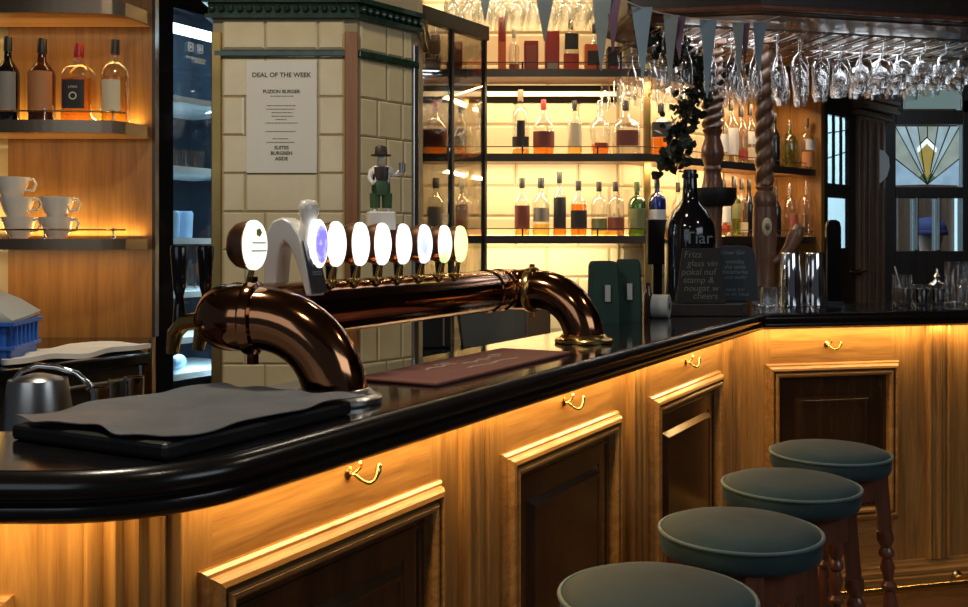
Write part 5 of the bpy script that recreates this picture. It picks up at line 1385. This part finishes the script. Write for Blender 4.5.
# back shelves: strip under each level
SW = (1.0, .76, .42)
for k, zz in ((1, ZB[2] - .034), (2, ZB[3] - .034), (3, 2.68)):
    strip('shelf_led', (xl, DS + .06), (.60, DS + .06), zz, 5.0 if k < 3 else 8, (0, 1), SW, .25)
    if k < 3:
        p = Ash + NBK * .05; q = Bsh - S2 * .1 + NBK * .05
        strip('shelf_led', tuple(p), tuple(q), zz, 6.0, tuple(NBK), (1, .66, .32), .5)
strip('shelf_led', (xl, DS + .06), (.60, DS + .06), ZB[1] - .034, 5, (0, 1), SW, .6)
# left shelves
for zz in (ZS[3] - .05, ZS[2] - .045):
    strip('shelf_led', (PX(-40, DC), DC - .12), (cw - .03, DC - .12), zz, .4, (0, 1), (1, .64, .26), .1)
for zz in (ZS[1] + .008, ZS[2] + .008):
    o = strip('shelf_uplight', (PX(-40, DC), DC - .022), (cw - .03, DC - .022), zz, 1.7, (0, 1), (1, .66, .22), .1)
    o.rotation_euler.rotate_axis('X', PI)
strip('shelf_led', (PX(-40, DC), DC - .12), (cw - .03, DC - .12), ZS[1] - .04, 1.1, (0, 1), (1, .66, .34), .1)
# fridge
o, l = area('fridge_lamp', tuple(fin(.30, .05, FH - .07)), .45, .05, 6, (.62, .86, 1), (0, .1, -1)); o.rotation_euler.z = fr_.rotation_euler.z
for zz in fz[:-1]:
    o, l = area('fridge_shelf_lamp', tuple(fin(.30, .035, zz - .026)), .45, .02, 1.8, (.62, .86, 1), (0, .3, -1))
# daylight through the pub's front windows, behind and to the right of the viewer
area('window_daylight', (2.9, .4, 2.7), 2.2, 1.6, 26, (.78, .90, 1.0), (-1.9, 2.0, -2.2))
area('window_daylight', (-1.6, -.9, 2.3), 2.0, 1.2, 7, (.85, .93, 1.0), (1.6, 4.0, -.9))
# unseen warm fill discs added at ceiling height to brighten bar and pillar
for x, y, p_ in ((.2, .9, 3), (1.7, 2.3, 4), (-.75, 1.9, 13), (.3, 3.2, 3)):
    l = bpy.data.lights.new('ceiling_fill', 'AREA'); l.shape = 'DISK'; l.size = .22; l.energy = p_; l.color = (1, .86, .66)
    o = bpy.data.objects.new('ceiling_fill', l); COL.objects.link(o); o.location = (x, y, 2.82)
# cool fill added under the canopy to brighten the hanging glasses
for a_, b_ in ((.3, .35), (1.1, .4)):
    p = rk(a_, b_); area('canopy_fill', (p.x, p.y, ZC - .012), .5, .3, 2.6, (.9, .95, 1), (0, 0, -1))
area('door_fill', (2.75, 4.9, 2.78), .5, .5, 7, (.72, .88, 1), (-.1, .5, -1))  # unseen cool fill added overhead to brighten door and jamb
area('porch_fill', (2.75, 6.85, 2.6), 1.0, .5, 20, (.75, .9, 1), (.1, .3, -1))  # added fill between door and person, lifts the face

w = bpy.data.worlds.new('World'); SC.world = w; w.use_nodes = True
w.node_tree.nodes['Background'].inputs['Color'].default_value = (.55, .60, .70, 1)
w.node_tree.nodes['Background'].inputs['Strength'].default_value = .05

cd = bpy.data.cameras.new('Camera'); cam = bpy.data.objects.new('Camera', cd); COL.objects.link(cam)
cam.location = (0, 0, H); cam.rotation_euler = (PI / 2, 0, 0)
cd.sensor_width = 36; cd.lens = 36 * F / 968; cd.shift_y = -59.5 / 968; cd.clip_start = .05
SC.camera = cam
SC.view_settings.view_transform = 'Standard'; SC.view_settings.look = 'None'; SC.view_settings.exposure = 0.22; SC.view_settings.gamma = 1
SC.view_settings.use_curve_mapping = False
SC.cycles.transparent_max_bounces = 32
SC.cycles.max_bounces = 10
SC.cycles.use_denoising = True
